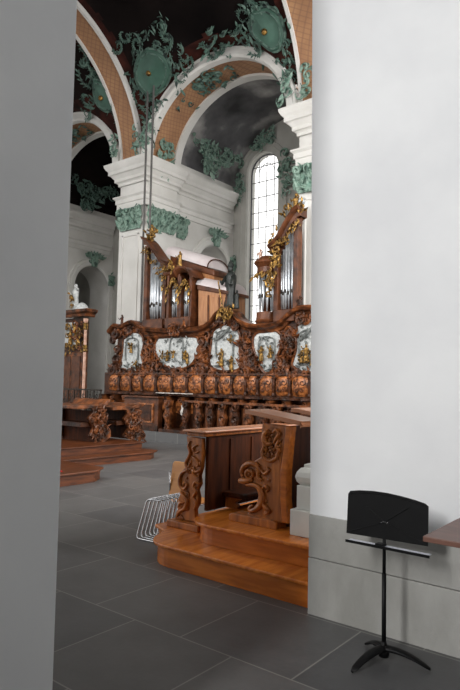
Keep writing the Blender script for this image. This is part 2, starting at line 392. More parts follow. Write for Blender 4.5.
# ---------------------------------------------------------------- piers with transverse walls, cornices, capitals
def arch_hole_wall(mb, x0, x1, y0, y1, zt, yc, r, zs):
    mb.box((x0, y0, 0), (x1, yc-r, zt)); mb.box((x0, yc+r, 0), (x1, y1, zt))
    n = 20; pts = [Vector((x0, yc-r, zt))]+[Vector((x0, yc+r*math.cos(math.pi*(n-i)/n), zs+r*math.sin(math.pi*(n-i)/n))) for i in range(n+1)]+[Vector((x0, yc+r, zt))]
    mb.prism(pts, (x1-x0, 0, 0))
def capital(name, F, wdt, parent, h=.78, seed=1):
    rnd = random.Random(seed); a = MB()
    a.prism([F(0, 0, 0), F(wdt, 0, 0), F(wdt, h, 0), F(0, h, 0)], F.w*.05)
    n = max(2, int(wdt/.28))
    for i in range(n+1):
        x = wdt*i/n
        for (yy, L) in ((.04, .36), (.3, .36)):
            leaf(a, F, x, yy, L, math.pi/2+rnd.uniform(-.2, .2), .75, .06, .5)
        scroll(a, F, x, h-.12, .26, rnd.uniform(0, 6), 1 if i % 2 else -1, .13, 1.1, .12)
    for s_ in (0, 1): scroll(a, F, wdt*s_, h-.12, .34, math.pi*s_, 1-2*s_, .13, 1.2, .14)
    for i in range(int(14*wdt)): leaf(a, F, rnd.uniform(0, wdt), rnd.uniform(.05, h-.2), .26, rnd.uniform(0, 6.28), .6, .08)
    o = a.build(name, 'stucco_green', parent); o['label'] = 'green stucco acanthus capital'; return o
def pier(xl, xr, name, rough_side=None):
    a = MB()
    arch_hole_wall(a, xl, xr, 13.8, 18.7, 9.25, 17.4, .97, 6.0)
    # pilasters: front and on the two returns
    a.box((xl-.02, 13.66, 0), (xr+.02, 13.81, 9.25))
    a.box((xr, 13.78, 0), (xr+.13, 15.15, 9.25)); 
    o = struct(a.build(name, 'plaster_far'))
    path = [(xl, 18.4), (xl, 15.3), (xl-.02, 15.15), (xl-.02, 13.62), (xr+.13, 13.62), (xr+.13, 15.15), (xr, 15.3), (xr, 18.4)]
    c = MB().grid(sweep(path, CORN, -1), flip=True); c.prism([Vector((x, y, 9.2)) for x, y in [(xl-.35, 18.6), (xl-.38, 13.26), (xr+.46, 13.26), (xr+.35, 18.6)]], (0, 0, .06))
    for xx in (xl, xr):
        s_ = -1 if xx == xl else 1
        c.prism([Vector((xx+s_*q[0], 18.4, q[1])) for q in CORN], (0, .02, 0))
    c.build('cornice', 'plaster_far', o)
    MB().grid(sweep(path, ARCHI, -1), flip=True).build('architrave', 'plaster_far', o)
    # pilaster panel moulding on front, archivolt of the passage
    pm = MB()
    x0, x1 = xl+.2, xr-.2; z0, z1 = 3.2, 6.7
    for aa, bb in (((x0, 0, z0), (x1, 0, z0)), ((x1, 0, z0), (x1, 0, z1)), ((x1, 0, z1), (x0, 0, z1)), ((x0, 0, z1), (x0, 0, z0))):
        p, q = Vector(aa), Vector(bb); pm.box((min(p.x, q.x)-.03, 13.62, min(p.z, q.z)-.03), (max(p.x, q.x)+.03, 13.67, max(p.z, q.z)+.03))
    pm.build('panel_moulding', 'plaster_far', o, bevel=.01)
    ar = MB(); n = 20
    def ring(x, r_): return [Vector((x, 17.4+r_*math.cos(math.pi*i/n), 6.0+r_*math.sin(math.pi*i/n))) for i in range(n+1)]
    ar.grid([ring(xr, 1.33), ring(xr+.07, 1.31), ring(xr+.07, 1.2), ring(xr+.1, 1.18), ring(xr+.1, 1.02), ring(xr+.04, .97), ring(xr-.1, .97)])
    for yy in (16.12, 18.37): ar.box((xr-.05, yy, 5.88), (xr+.12, yy+.31, 6.02)); ar.box((xr-.02, yy+.03, 0), (xr+.07, yy+.28, 5.9))
    ar.build('archivolt', 'plaster_far', o)
    # keystone ornament over the passage
    F = Fr((xr+.1, 17.4, 7.25), (0, 1, 0), (0, 0, 1))
    ks = MB(); rnd = random.Random(5)
    for s_ in (-1, 1):
        scroll(ks, F, s_*.28, .22, .34, 0 if s_ < 0 else math.pi, s_, .12); scroll(ks, F, s_*.18, -.05, .3, 1, -s_, .12)
        for q in range(4): leaf(ks, F, s_*.1*q, .1, .36, math.pi/2-s_*(.3+.3*q), .5, .08)
    ks.prism([F(-.12, -.3), F(.12, -.3), F(.2, .25), F(-.2, .25)], F.w*.12)
    k = ks.build('keystone_ornament', 'stucco_green', o)
    # green console hanging from the entablature at the outer end
    cs = MB(); F2 = Fr((xr+.05, 18.45, 6.2), (0, 1, 0), (0, 0, 1))
    cs.prism([F2(-.12, 0), F2(.12, 0), F2(.16, .5), F2(-.16, .5)], F2.w*.12); rocaille(cs, F2, [(-.14, 0), (.14, 0), (.18, .55), (-.18, .55)], 6, .2, 6, .12)
    cs.build('console', 'stucco_green', o)
    return o
pl = pier(-15.98, -14.80, 'wall_pier_left')
capital('capital', Fr((-15.86, 13.62, 6.88), (1, 0, 0), (0, 0, 1)), .98, pl, seed=2)
capital('capital', Fr((-14.66, 13.75, 6.88), (0, 1, 0), (0, 0, 1)), 1.25, pl, seed=3)
capital('capital', Fr((-14.78, 15.2, 6.88), (0, 1, 0), (0, 0, 1)), .5, pl, seed=4)
capital('capital', Fr((-16.0, 15.1, 6.88), (0, -1, 0), (0, 0, 1)), 1.2, pl, seed=5)
pr_ = pier(-8.58, -7.40, 'wall_pier_right')
capital('capital', Fr((-8.58, 13.62, 6.88), (1, 0, 0), (0, 0, 1)), 1.3, pr_, seed=6)
capital('capital', Fr((-8.6, 15.1, 6.88), (0, -1, 0), (0, 0, 1)), 1.3, pr_, seed=8)
po = pier(-23.55, -22.20, 'wall_pier_far')
capital('capital', Fr((-22.05, 13.75, 6.88), (0, 1, 0), (0, 0, 1)), 1.25, po, seed=9)
# dark rods down the corner of the left pier
for i, px_ in enumerate((143.5, 149.5)):
    x = at(1, 13.1, px_, 230).x
    o = MB().tube([(x, 13.1, z_vault(x, 13.1)+.03), (x, 13.1, 3.4 if i == 0 else 6.6)], .035, 6).build('corner_rod', 'rod_grey')
    tag(o, ('slender grey rod in front of the left pier corner, the left of two' if i == 0 else 'slender grey rod in front of the left pier corner, the right of two'), 'rod', 'rods at the pier corner')
# ---------------------------------------------------------------- outer wall with windows
def arched_outline(xc, hw, z0, zs, y, n=20, e=0):
    return [Vector((xc-hw, y, z0)), Vector((xc+hw, y, z0))]+[Vector((xc+hw*math.cos(math.pi*i/n), y, zs+hw*math.sin(math.pi*i/n))) for i in range(n+1)]
WINS = [(-13.38, .74, 2.6, 10.05), (-19.3, .9, 2.6, 9.9), (-16.95+.2, .01, 0, 0)]
WINS = [(-13.38, .74, 2.6, 10.05), (-17.75, .95, 2.6, 7.35)]
def outer_wall():
    a = MB(); y0, y1 = 18.62, 19.1; zt = 12.6; cur = -32
    for xc, hw, z0, zs in sorted(WINS):
        a.box((cur, y0, 0), (xc-hw, y1, zt)); a.box((xc-hw, y0, 0), (xc+hw, y1, z0))
        n = 20
        a.prism([Vector((xc-hw, y0, zt))]+[Vector((xc+hw*math.cos(math.pi*(n-i)/n), y0, zs+hw*math.sin(math.pi*(n-i)/n))) for i in range(n+1)]+[Vector((xc+hw, y0, zt))], (0, y1-y0, 0))
        cur = xc+hw
    a.box((cur, y0, 0), (-6, y1, zt))
    return struct(a.build('wall_outer', 'grey_plaster'))
outer_wall()
for k, (xc, hw, z0, zs) in enumerate(WINS):
    fr = MB(); n = 24
    def ring(y, r_): return [Vector((xc-r_, y, z0))]+[Vector((xc+r_*math.cos(math.pi*(n-i)/n), y, zs+r_*math.sin(math.pi*(n-i)/n))) for i in range(n+1)]+[Vector((xc+r_, y, z0))]
    fr.grid([ring(18.62, hw+.42), ring(18.55, hw+.40), ring(18.53, hw+.25), ring(18.56, hw+.22), ring(18.56, hw+.02), ring(18.85, hw)])
    o = struct(fr.build('window_%d' % (k+1), 'grey_plaster'))
    mu = MB(); nv = 4
    for i in range(1, nv):
        x = xc-hw+2*hw*i/nv; zt = zs+math.sqrt(max(0, hw*hw-(x-xc)**2)); mu.box((x-.008, 18.86, z0), (x+.008, 18.89, zt))
    z = z0+.3
    while z < zs+hw-.1:
        q = hw if z < zs else math.sqrt(max(.01, hw*hw-(z-zs)**2)); mu.box((xc-q, 18.855, z-.01), (xc+q, 18.895, z+.01)); z += .62
    n2 = 20; mu.tube([(xc+(hw-.02)*math.cos(math.pi*i/n2), 18.87, zs+(hw-.02)*math.sin(math.pi*i/n2)) for i in range(n2+1)], .025, 5)
    for s_ in (-1, 1): mu.box((xc+s_*hw-.03*(s_ > 0), 18.85, z0), (xc+s_*hw+.03*(s_ < 0), 18.9, zs))
    if k == 0: mu.tube([(xc+.4*hw*2*.62*math.cos(math.pi*i/n2), 18.87, zs+.4*hw*2*.62*math.sin(math.pi*i/n2)) for i in range(n2+1)], .014, 5)
    mu.build('window_bars', 'mullion', o)
    MB().prism(arched_outline(xc, hw, z0, zs, 18.9), (0, .01, 0)).build('pane', 'glass', o)
xc, hw, z0, zs = WINS[0]
F = Fr((xc, 18.5, zs), (1, 0, 0), (0, 0, 1)); a = MB(); rnd = random.Random(11)
for i in range(17):
    an = math.pi*i/16; rr = hw+.42
    if i % 2 == 0 and (i < 3 or 5 < i < 11 or i > 13): scroll(a, F, rr*math.cos(an), rr*math.sin(an), .42, rnd.uniform(0, 6), rnd.choice((1, -1)), .12)
for cx_, cy_, nn in ((0, hw+.45, 12), (hw+.45, -.2, 10), (hw+.45, -.9, 7), (-hw-.4, -.9, 9), (-hw-.4, -.3, 8), (.35, hw+.6, 6)):
    rocaille(a, F, [(cx_-.3, cy_-.35), (cx_+.3, cy_-.35), (cx_+.3, cy_+.3), (cx_-.3, cy_+.3)], nn, .3, nn, .03, rnd=rnd)
a.build('window_stucco', 'stucco_green', bpy.data.objects['window_1'])
# ---------------------------------------------------------------- stucco of the vaults
def px_poly(F, pts, fn):
    out = []
    for x, y in pts:
        p, n = fn(x, y); d_ = p-F.o; out.append((d_.dot(F.u), d_.dot(F.v)))
    return out
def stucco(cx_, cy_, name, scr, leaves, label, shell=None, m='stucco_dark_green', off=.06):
    """scr: (px, py, size, rot, hand) scrolls seated on the vault where the photo shows them"""
    F = surf_frame(cx_, cy_, off); a = MB(); off2 = .1
    def loc(x, y):
        p, n = hit_vault(x, y); d_ = p-F.o; return d_.dot(F.u), d_.dot(F.v), d_.dot(F.w)
    if shell:
        pts = [loc(*q) for q in shell]; mx = sum(p[0] for p in pts)/len(pts); my = sum(p[1] for p in pts)/len(pts); mw = sum(p[2] for p in pts)/len(pts)
        rings = []
        for f_, h_ in ((1, 0.0), (.93, .10), (.82, .07), (.5, .14), (.02, .18)):
            rings.append([F(mx+(p[0]-mx)*f_, my+(p[1]-my)*f_, mw+(p[2]-mw)*f_+h_+off2) for p in pts+[pts[0]]])
        sh_o = MB().grid(rings).build('cartouche_shield', 'shield_green', ceil, smooth=True)
        for q in (0, 2): a.tube(smooth_line(rings[q], 3), .045 if q == 0 else .03, 6, cap=False)
        ctr = rings[-1][0]; MB().ball(ctr, .09).build('gilded_boss', 'gold', ceil, smooth=True)
    for (x, y, s_, rot, hand) in scr:
        u_, v_, w_ = loc(x, y); acanthus(a, F, u_, v_, s_, rot, hand, w_+.04); acanthus(a, F, u_+.25*s_, v_-.2*s_, s_*.5, rot+2.2, -hand, w_+.06)
    rnd = random.Random(int(cx_*7+cy_))
    for (x, y, s_, n_) in leaves:
        u_, v_, w_ = loc(x, y)
        for i in range(int(n_*1.6)): leaf(a, F, u_+rnd.uniform(-.7, .7)*s_, v_+rnd.uniform(-.7, .7)*s_, s_*rnd.uniform(.4, .9), rnd.uniform(0, 6.28), .28, w_+.03)
    o = a.build(name, m, ceil, smooth=False); o['label'] = label; return o
stucco(152, 75, 'stucco_cartouche', [(160, 30, 1.0, 4.5, 1), (166, 38, .7, 2, -1), (132, 40, .8, 3.5, -1), (124, 34, .5, 1, 1), (180, 52, .8, 5.2, 1), (188, 60, .5, 3, -1), (141, 60, .7, 1.5, 1), (174, 72, .8, 4.5, -1), (136, 80, .7, 2, 1),
     (172, 90, .6, 1, -1), (141, 94, .6, 5, 1), (150, 106, .6, 4, -1), (158, 104, .5, 0, 1), (147, 118, .5, 3, 1), (154, 118, .5, 1, -1), (150, 130, .45, 2, 1), (150, 142, .4, 4, -1), (160, 46, .6, 0, 1), (118, 44, .5, 2.2, -1), (190, 68, .45, .5, 1)],
     [(155, 25, .4, 5), (163, 20, .35, 4), (140, 50, .4, 4), (178, 62, .5, 6), (135, 70, .4, 5), (173, 84, .4, 5), (150, 112, .4, 8), (150, 125, .35, 8), (150, 138, .3, 7), (144, 100, .35, 5), (158, 98, .35, 5)],
     'green shell cartouche on the vault between the two arches', shell=[(150, 48), (160, 50), (169, 58), (173, 70), (169, 83), (161, 92), (152, 97), (144, 90), (138, 80), (137, 68), (141, 55)])
stucco(262, 45, 'stucco_cartouche', [(250, 10, .9, 3, -1), (246, 25, .8, 2, 1), (240, 38, .6, 4, -1), (268, 8, .8, 0, 1), (278, 25, .6, 5, 1), (284, 42, .5, 1, -1), (262, 52, .6, 3, 1), (288, 60, .45, 2, 1), (292, 74, .4, 4, -1), (294, 88, .4, 0, 1), (255, 45, .6, 2, -1), (244, 18, .5, 5, -1), (280, 60, .5, 1, 1)],
     [(250, 15, .4, 6), (245, 32, .4, 6), (262, 50, .4, 6), (280, 52, .4, 8), (288, 66, .35, 8), (293, 80, .3, 8), (295, 95, .3, 6), (285, 35, .4, 6)],
     'green shell cartouche on the vault beside the right arch', shell=[(255, 8), (270, 5), (282, 14), (287, 30), (285, 44), (276, 50), (262, 40), (252, 28)])
stucco(218, 52, 'stucco_spray', [(208, 30, .7, 4, 1), (212, 38, .6, 2, -1), (222, 34, .5, 3.5, 1), (228, 42, .6, 0, -1), (206, 50, .6, 4, 1), (218, 50, .7, 1, -1), (230, 50, .5, 2, 1), (238, 28, .45, 2, -1)],
     [(210, 40, .45, 8), (220, 46, .5, 10), (228, 48, .4, 8), (206, 46, .4, 5)], 'green scrolled spray rising from the bay arch crown')
stucco(100, 70, 'stucco_cartouche', [(82, 60, .8, 3, 1), (90, 78, .8, 1, -1), (100, 62, .7, 2, 1), (98, 92, .7, 4, -1), (88, 98, .6, 0, 1), (112, 98, .6, 2, -1), (116, 112, .5, 1, 1), (84, 110, .6, 3, -1), (104, 80, .6, 5, 1), (86, 44, .5, 1, -1)],
     [(88, 66, .4, 8), (98, 76, .5, 10), (106, 90, .45, 10), (112, 104, .4, 10), (92, 104, .4, 8), (100, 55, .3, 5), (120, 120, .3, 8)], 'green scrolled stucco on the vault behind the left arch', shell=[(96, 78), (106, 82), (114, 96), (116, 108), (106, 110), (96, 98)])
# ornaments lying on the orange soffits and the bay vault walls
def soffit_orn(xc, deg, y0, n, size, name, parent, m='stucco_green', seed=1, span=.5):
    a_, b_ = 2.80, 2.42; t = R(deg); c = Vector((xc+a_*math.cos(t), y0, 9.25+b_*math.sin(t)))
    nrm = Vector((-math.cos(t), 0, -math.sin(t))); F = Fr(c+nrm*.02, (0, 1, 0), nrm.cross(Vector((0, 1, 0)))*1)
    if F.w.dot(nrm) < 0: F = Fr(c+nrm*.02, (0, -1, 0), F.v)
    a = MB(); rocaille(a, F, [(-.45, -span), (.45, -span), (.45, span), (-.45, span)], n, size, n, .03, rnd=random.Random(seed), spread=.05)
    return a.build(name, m, parent)
for k, (xc_, tr) in enumerate(((XC[2], 'trim_5'), (XC[1], 'trim_4'))):
    par = bpy.data.objects[tr]
    soffit_orn(xc_, 175, 14.3, 16, .34, 'soffit_stucco', par, seed=3, span=.55)
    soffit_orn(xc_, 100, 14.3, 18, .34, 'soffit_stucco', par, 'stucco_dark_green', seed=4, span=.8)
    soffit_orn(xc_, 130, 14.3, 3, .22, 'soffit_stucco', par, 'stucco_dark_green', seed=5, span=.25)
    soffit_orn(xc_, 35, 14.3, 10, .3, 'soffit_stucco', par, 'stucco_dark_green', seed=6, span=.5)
# stucco groups on the wall above the cornices inside the bays
def wall_orn(x, y0, pts, n, size, par, m, seed):
    F = Fr((x, y0, 9.3), (0, 1, 0), (0, 0, 1)); a = MB(); rocaille(a, F, pts, n, size, n, .05, rnd=random.Random(seed), spread=.15)
    return a.build('bay_stucco', m, par)
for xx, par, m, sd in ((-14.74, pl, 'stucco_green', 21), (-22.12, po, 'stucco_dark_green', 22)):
    # the crest of stucco that lies along the foot of the bay vault
    F = Fr((xx, 15.2, 9.3), (0, 1, 0), (0, 0, 1))
    a = MB(); rocaille(a, F, [(.1, 1.5), (.9, 1.0), (1.3, .25), (1.7, .2), (2.0, .8), (2.8, 1.0), (3.3, 1.4), (3.0, 1.7), (2.0, 1.3), (1.2, 1.4), (.5, 1.7)], 70, .4, 90, .22, rnd=random.Random(sd), spread=.3, r=.07)
    a.build('bay_stucco', m, par)
    MB().grid([[Vector((xx+.25*math.sin(k_/8*math.pi*.5)-.05, 15.1+3.5*j/12, 9.25+k_*.17)) for j in range(13)] for k_ in range(3)]).build('plinth_course', 'plaster_far', par)
capF = Fr((-12.9, 13.5, 9.6), (1, 0, 0), (0, 0, 1))
# green tufts where the arches meet the piers
for (x, z, par) in ((-14.55, 9.75, pl), (-15.0, 9.75, pl), (-16.2, 9.85, pl), (-9.0, 9.8, pr_), (-8.3, 9.8, pr_)):
    F = Fr((x, 13.5, z), (1, 0, 0), (0, 0, 1)); a = MB()
    rocaille(a, F, [(-.2, -.3), (.2, -.3), (.28, .5), (-.1, .7)], 7, .3, 12, .0, rnd=random.Random(int(x*10)), spread=.12); a.build('springer_tuft', 'stucco_green', par)
# ---------------------------------------------------------------- choir stalls along the far side
Y0 = 13.0
def X13(x, y=380, Y=Y0): return at(1, Y, x, y).x
def XZ(x, y, Y=Y0): p = at(1, Y, x, y); return (p.x, p.z)
st = empty('choir_stalls', (-11.8, 13, 0), 'long carved walnut choir stalls with white and gold relief panels', 'choir stalls')
top = [(111, 376), (117, 352), (118, 336), (112, 333), (116, 325), (123, 327), (135, 322), (146, 329), (150, 332), (168, 330.5), (188, 330), (204, 328), (214, 321), (220, 313), (228, 311), (236, 314), (241, 321), (252, 326), (268, 326), (282, 323), (291, 315), (300, 309), (312, 308), (330, 310), (340, 318), (360, 322), (360, 376)]
out = [XZ(*q) for q in top]
bk = MB().prism([Vector((x, Y0, z)) for x, z in out], (0, .22, 0)); bk.build('back_panelling', 'wood_stall_dark', st)
# carved cornice following the crest, and a lower one
crest = [(112, 333), (117, 327), (124, 328), (135, 323.5), (146, 330), (168, 332), (188, 331.5), (204, 329.5), (214, 323), (220, 315), (228, 312.5), (236, 315.5), (241, 322), (252, 327.5), (268, 327.5), (282, 324.5), (291, 316.5), (300, 310.5), (312, 309.5), (330, 311), (340, 319), (360, 323)]
cl = smooth_line([Vector((XZ(x, y)[0], Y0-.12, XZ(x, y)[1])) for x, y in crest])
a = MB(); prof = [(0, -.16), (-.05, -.14), (-.09, -.06), (-.2, -.02), (-.24, .05), (-.18, .1), (.3, .1), (.3, -.16)]
a.grid([[p+Vector((0, o_+.12, z_)) for o_, z_ in prof] for p in cl]); a.build('crest_cornice', 'wood_stall', st, smooth=False)
a = MB(); a.grid([[Vector((x, Y0+o_, z_+3.04)) for o_, z_ in [(0, -.05), (-.06, -.03), (-.1, .02), (-.05, .06), (0, .06)]] for x in (XZ(146, 338)[0], XZ(206, 338)[0])])
a.box((-15.55, Y0-.12, 1.9), (-6.6, Y0, 1.94)); a.build('moulding', 'wood_stall', st)
# relief panels and their carved surrounds
PAN = [
 ('upright relief of a gilded saint in an arbour, leftmost of the stall reliefs', [(124, 368), (121, 366), (123, 352), (124, 340), (128, 335), (135, 333), (141, 336), (143, 345), (141, 355), (143, 364), (141, 369), (132, 371)], [(131, 352, .42), (136, 366, .3)]),
 ('wide relief with gilded figures under an arch', [(156, 345), (160, 338), (170, 336), (178, 335), (188, 337), (196, 338), (199, 344), (198, 352), (194, 359), (189, 365), (180, 368), (170, 367), (163, 362), (157, 354)], [(162, 358, .3), (167, 360, .42), (173, 357, .3), (185, 359, .36), (187, 363, .42)]),
 ('tall peaked relief with two gilded figures', [(212, 366), (210, 362), (212, 345), (214, 332), (222, 327), (229, 324), (235, 329), (239, 336), (239, 350), (240, 364), (236, 369), (226, 370), (218, 369)], [(221, 365, .62), (231, 369, .5), (230, 342, .2)]),
 ('heart shaped relief with gilded figures by a column', [(254, 348), (254, 338), (259, 333), (266, 332), (270, 331), (276, 332), (281, 338), (280, 347), (277, 355), (273, 361), (272, 370), (265, 372), (262, 368), (262, 362), (257, 356)], [(261, 360, .5), (270, 357, .42)]),
 ('broad relief with gilded figures at the right end', [(294, 370), (293, 362), (297, 348), (296, 334), (299, 325), (306, 323), (316, 323), (322, 330), (322, 350), (324, 366), (320, 371), (306, 372)], [(301, 362, .4), (306, 362, .6), (312, 365, .5)]),
]
def inset(poly, k):
    mx = sum(p[0] for p in poly)/len(poly); my = sum(p[1] for p in poly)/len(poly)
    return [(mx+(p[0]-mx)*k, my+(p[1]-my)*k) for p in poly]
for idx, (lab, poly, figs) in enumerate(PAN):
    rnd = random.Random(40+idx)
    pw = [Vector((XZ(x, y, Y0-.04)[0], Y0-.04, XZ(x, y, Y0-.04)[1])) for x, y in inset(poly, 1.06)]
    pw = smooth_line(pw+[pw[0]], 3)[:-1]
    o = MB().prism([p+Vector((0, .06, 0)) for p in pw], (0, -.05, 0)).build('relief_panel', 'relief_white', st); o['label'] = lab
    fr_ = MB().tube(pw+[pw[0]], .035, 6, cap=False); fr_.build('panel_frame', 'wood_stall', st)
    # relief ground: grey tree, rocks and architecture
    F = Fr((0, Y0-.05, 0), (1, 0, 0), (0, 0, 1)); g = MB()
    xs_ = [p.x for p in pw]; zs_ = [p.z for p in pw]; x0, x1, z0, z1 = min(xs_), max(xs_), min(zs_), max(zs_); wd = x1-x0; hh = z1-z0
    cxm = (x0+x1)/2
    for s_ in (-1, 1):
        xx = cxm+s_*wd*(.26 if idx != 1 else .14); g.tube([(xx, Y0-.06, z0+hh*.3), (xx+s_*.02, Y0-.07, z0+hh*.55), (xx, Y0-.06, z0+hh*.75)], [.03, .022, .02], 6)
    g.tube([(cxm+wd*.26*math.cos(math.pi*i/10)*(1 if idx != 1 else .55), Y0-.06, z0+hh*.74+wd*.13*math.sin(math.pi*i/10)) for i in range(11)], .02, 6)
    if idx in (2, 4): g.tube([(x0+wd*.2, Y0-.07, z0+hh*.62), (x0+wd*.45, Y0-.09, z0+hh*.75), (x0+wd*.72, Y0-.07, z0+hh*.95)], [.02, .05, .015], 6)
    for q in range(16):
        leaf(g, F, rnd.uniform(x0+.2*wd, x1-.2*wd), rnd.uniform(z0+hh*.62, z1-hh*.12), .12, rnd.uniform(0, 6.28), .5, .02)
    for q in range(10):
        leaf(g, F, rnd.uniform(x0+.22*wd, x1-.22*wd), z0+hh*rnd.uniform(.08, .22), .16, rnd.uniform(-.4, 3.5), .45, .02)
    g.build('relief_scenery', 'relief_grey', o)
    for (fx_, fy_, h_) in figs:
        x_, z_ = XZ(fx_, fy_, Y0-.1); b = MB(); figure(b, (x_, Y0-.1, z_-.03), h_*.8, arm=1 if fx_ % 2 else -1); FF = Fr((0, Y0-.13, 0), (1, 0, 0), (0, 0, 1)); [leaf(b, FF, x_+rnd.uniform(-.1, .1), z_+h_*rnd.uniform(0, .6), .12, rnd.uniform(0, 6.28), .5, 0) for _ in range(6)]; b.build('gilded_figure', 'gold', o, smooth=True)
# carved scrollwork over the panelling between the reliefs
def px_orn(Y, pts, n, size, name, m, par, seed, off=.03, spread=.1, leaves=None, r=.12):
    F = Fr((0, Y, 0), (1, 0, 0), (0, 0, 1)); a = MB()
    rocaille(a, F, [XZ(x, y, Y) for x, y in pts], n, size, leaves if leaves is not None else n, off, rnd=random.Random(seed), spread=spread, r=r)
    return a.build(name, m, par)
for k, (pts, n) in enumerate([([(113, 376), (118, 352), (121, 352), (120, 374)], 14), ([(143, 372), (146, 340), (154, 342), (156, 356), (166, 370), (166, 375)], 40), ([(190, 372), (200, 358), (201, 338), (210, 336), (209, 368), (205, 374)], 38),
        ([(241, 372), (241, 335), (252, 334), (252, 352), (260, 366), (258, 374)], 38), ([(276, 372), (276, 362), (283, 345), (284, 332), (296, 328), (293, 350), (290, 370)], 40), ([(115, 331), (122, 327), (136, 325), (146, 332), (138, 333), (124, 336), (118, 338)], 24),
        ([(212, 326), (222, 316), (234, 316), (241, 325), (236, 329), (228, 323), (218, 327)], 22), ([(112, 376), (112, 371), (330, 372), (330, 376)], 90), ([(292, 324), (300, 312), (330, 313), (330, 322), (304, 322)], 20)]):
    px_orn(Y0, pts, n, .26, 'carved_scrollwork', 'wood_stall', st, 60+k, spread=.08)
px_orn(Y0-.2, [(171, 334), (171, 326), (186, 326), (186, 334)], 8, .25, 'carved_scrollwork', 'wood_stall', st, 80)
px_orn(Y0-.25, [(220, 318), (220, 309), (236, 309), (236, 318)], 9, .25, 'gilded_crest_ornament', 'gold', st, 81, leaves=6)
for q, (x, y) in enumerate(((123, 322), (301, 306))):   # small carved busts on the crest
    X_, Z_ = XZ(x, y+4); b = MB(); figure(b, (X_, Y0-.05, Z_-.05), .42); b.build('carved_finial', 'wood_stall_dark', st, smooth=True)
# volute at the left end
F = Fr((0, Y0-.1, 0), (1, 0, 0), (0, 0, 1)); a = MB()
for x, y, s_, ro, ha in ((115, 334, .35, 0, 1), (113, 340, .3, 3, -1), (117, 350, .3, 1, 1), (116, 360, .36, 2, -1), (112, 370, .4, 0, 1)):
    X_, Z_ = XZ(x, y, Y0-.1); scroll(a, F, X_, Z_, s_, ro, ha, .16, 1.3, 0)
a.build('end_volute', 'wood_stall_dark', st)
# inlaid shoulder panels over the seats
ex = [107.5, 119, 131, 142, 156, 172, 187, 203, 217, 232, 246, 258, 274, 290, 310, 328, 346]
rnd = random.Random(3)
for i in range(len(ex)-1):
    x0, x1 = X13(ex[i], 383, 12.86)+.05, X13(ex[i+1], 383, 12.86)-.05
    bow = .05
    P_ = []
    for k in range(7):
        t = k/6; x = x0+(x1-x0)*t; yy = 12.9-bow*math.sin(math.pi*t)
        dz = .07*(2*t-1)**4; P_.append([Vector((x, yy+.03, 1.88-dz)), Vector((x, yy-.02, 1.83-dz)), Vector((x, yy-.04, 1.6)), Vector((x, yy, 1.42)), Vector((x, yy+.05, 1.36))])
    a = MB().grid(P_); o = a.build('shoulder_panel', 'wood_inlay', st, smooth=True)
    xm = (x0+x1)/2; F = Fr((xm, 12.83, 1.63), (1, 0, 0), (0, 0, 1)); s = MB()
    for s_ in (-1, 1):
        scroll(s, F, s_*.1*(x1-x0)/.55, .09, .2, 0 if s_ > 0 else math.pi, s_, .08); scroll(s, F, s_*.09, -.1, .18, 1, -s_, .08)
    leaf(s, F, 0, -.05, .16, math.pi/2, .6, 0)
    s.build('inlay_scroll', 'wood_stall', o)
    b = MB().lathe((x1+.03, 12.86, 1.34), [(.03, 0), (.05, .04), (.03, .1), (.05, .3), (.035, .45), (.05, .5)], 8); b.build('colonnette', 'wood_stall_dark', st)
MB().box((-15.62, 12.92, .3), (-6.6, 13.0, 1.95)).build('seat_back', 'wood_stall_dark', st)
# armrest shelf with scalloped edge
sh = MB(); nn = 200
pts = []
for i in range(nn+1):
    x = X13(106, 392, 12.7)+(9.0)*i/nn; ph = ((x+15.6) % .56)/.56
    pts.append(Vector((x, 12.62+.16*abs(math.sin(math.pi*ph))-.1, 1.27)))
sh.prism([Vector((pts[0].x, 12.95, 1.27))]+pts+[Vector((pts[-1].x, 12.95, 1.27))], (0, 0, .06)); sh.build('armrest_shelf', 'wood_stall_dark', st)
# seat dividers and tip-up seats
for i in range(len(ex)):
    x = X13(ex[i], 393, 12.75)
    prof = [(12.95, .3), (12.55, .3), (12.5, .42), (12.62, .55), (12.6, .7), (12.42, .78), (12.4, .86), (12.52, .9), (12.6, 1.05), (12.5, 1.15), (12.42, 1.24), (12.95, 1.26)]
    MB().prism([Vector((x-.035, y, z)) for y, z in prof], (.07, 0, 0)).build('seat_divider', 'wood_stall', st)
    F = Fr((x+.04, 0, 0), (0, 1, 0), (0, 0, 1)); a = MB(); scroll(a, Fr((x, 12.45, 1.15), (1, 0, 0), (0, 0, 1)), 0, 0, .16, 0, 1, .16); a.build('divider_volute', 'wood_stall', st)
    if i < len(ex)-1:
        x2 = X13(ex[i+1], 393, 12.75); MB().box((x+.06, 12.86, .76), (x2-.06, 12.92, 1.12)).build('tip_up_seat', 'wood_inlay', st, bevel=.02)
MB().box((-15.7, 12.36, .271), (-6.5, 13.1, .32)).build('floor_step', 'wood_stall_dark', st)
# pale cushions / hymn sheets lying on the ledges
CUS = [(158, 167, 394.8), (169, 179, 395.2), (184, 190, 397)]
for (xa, xb, y) in CUS:
    X0, X1 = X13(xa, y, 12.62), X13(xb, y, 12.62)
    o = MB().box((X0, 12.5, 1.331), (X1, 12.75, 1.355)).build('seat_cushion', 'cushion', bevel=.008)
    tag(o, {158: 'pale flat pad on the stall ledge, leftmost of the three', 169: 'pale flat pad on the stall ledge, middle of the three', 184: 'small pale pad on the stall ledge, rightmost of the three'}[xa], 'pad', 'pads on the stall ledge')
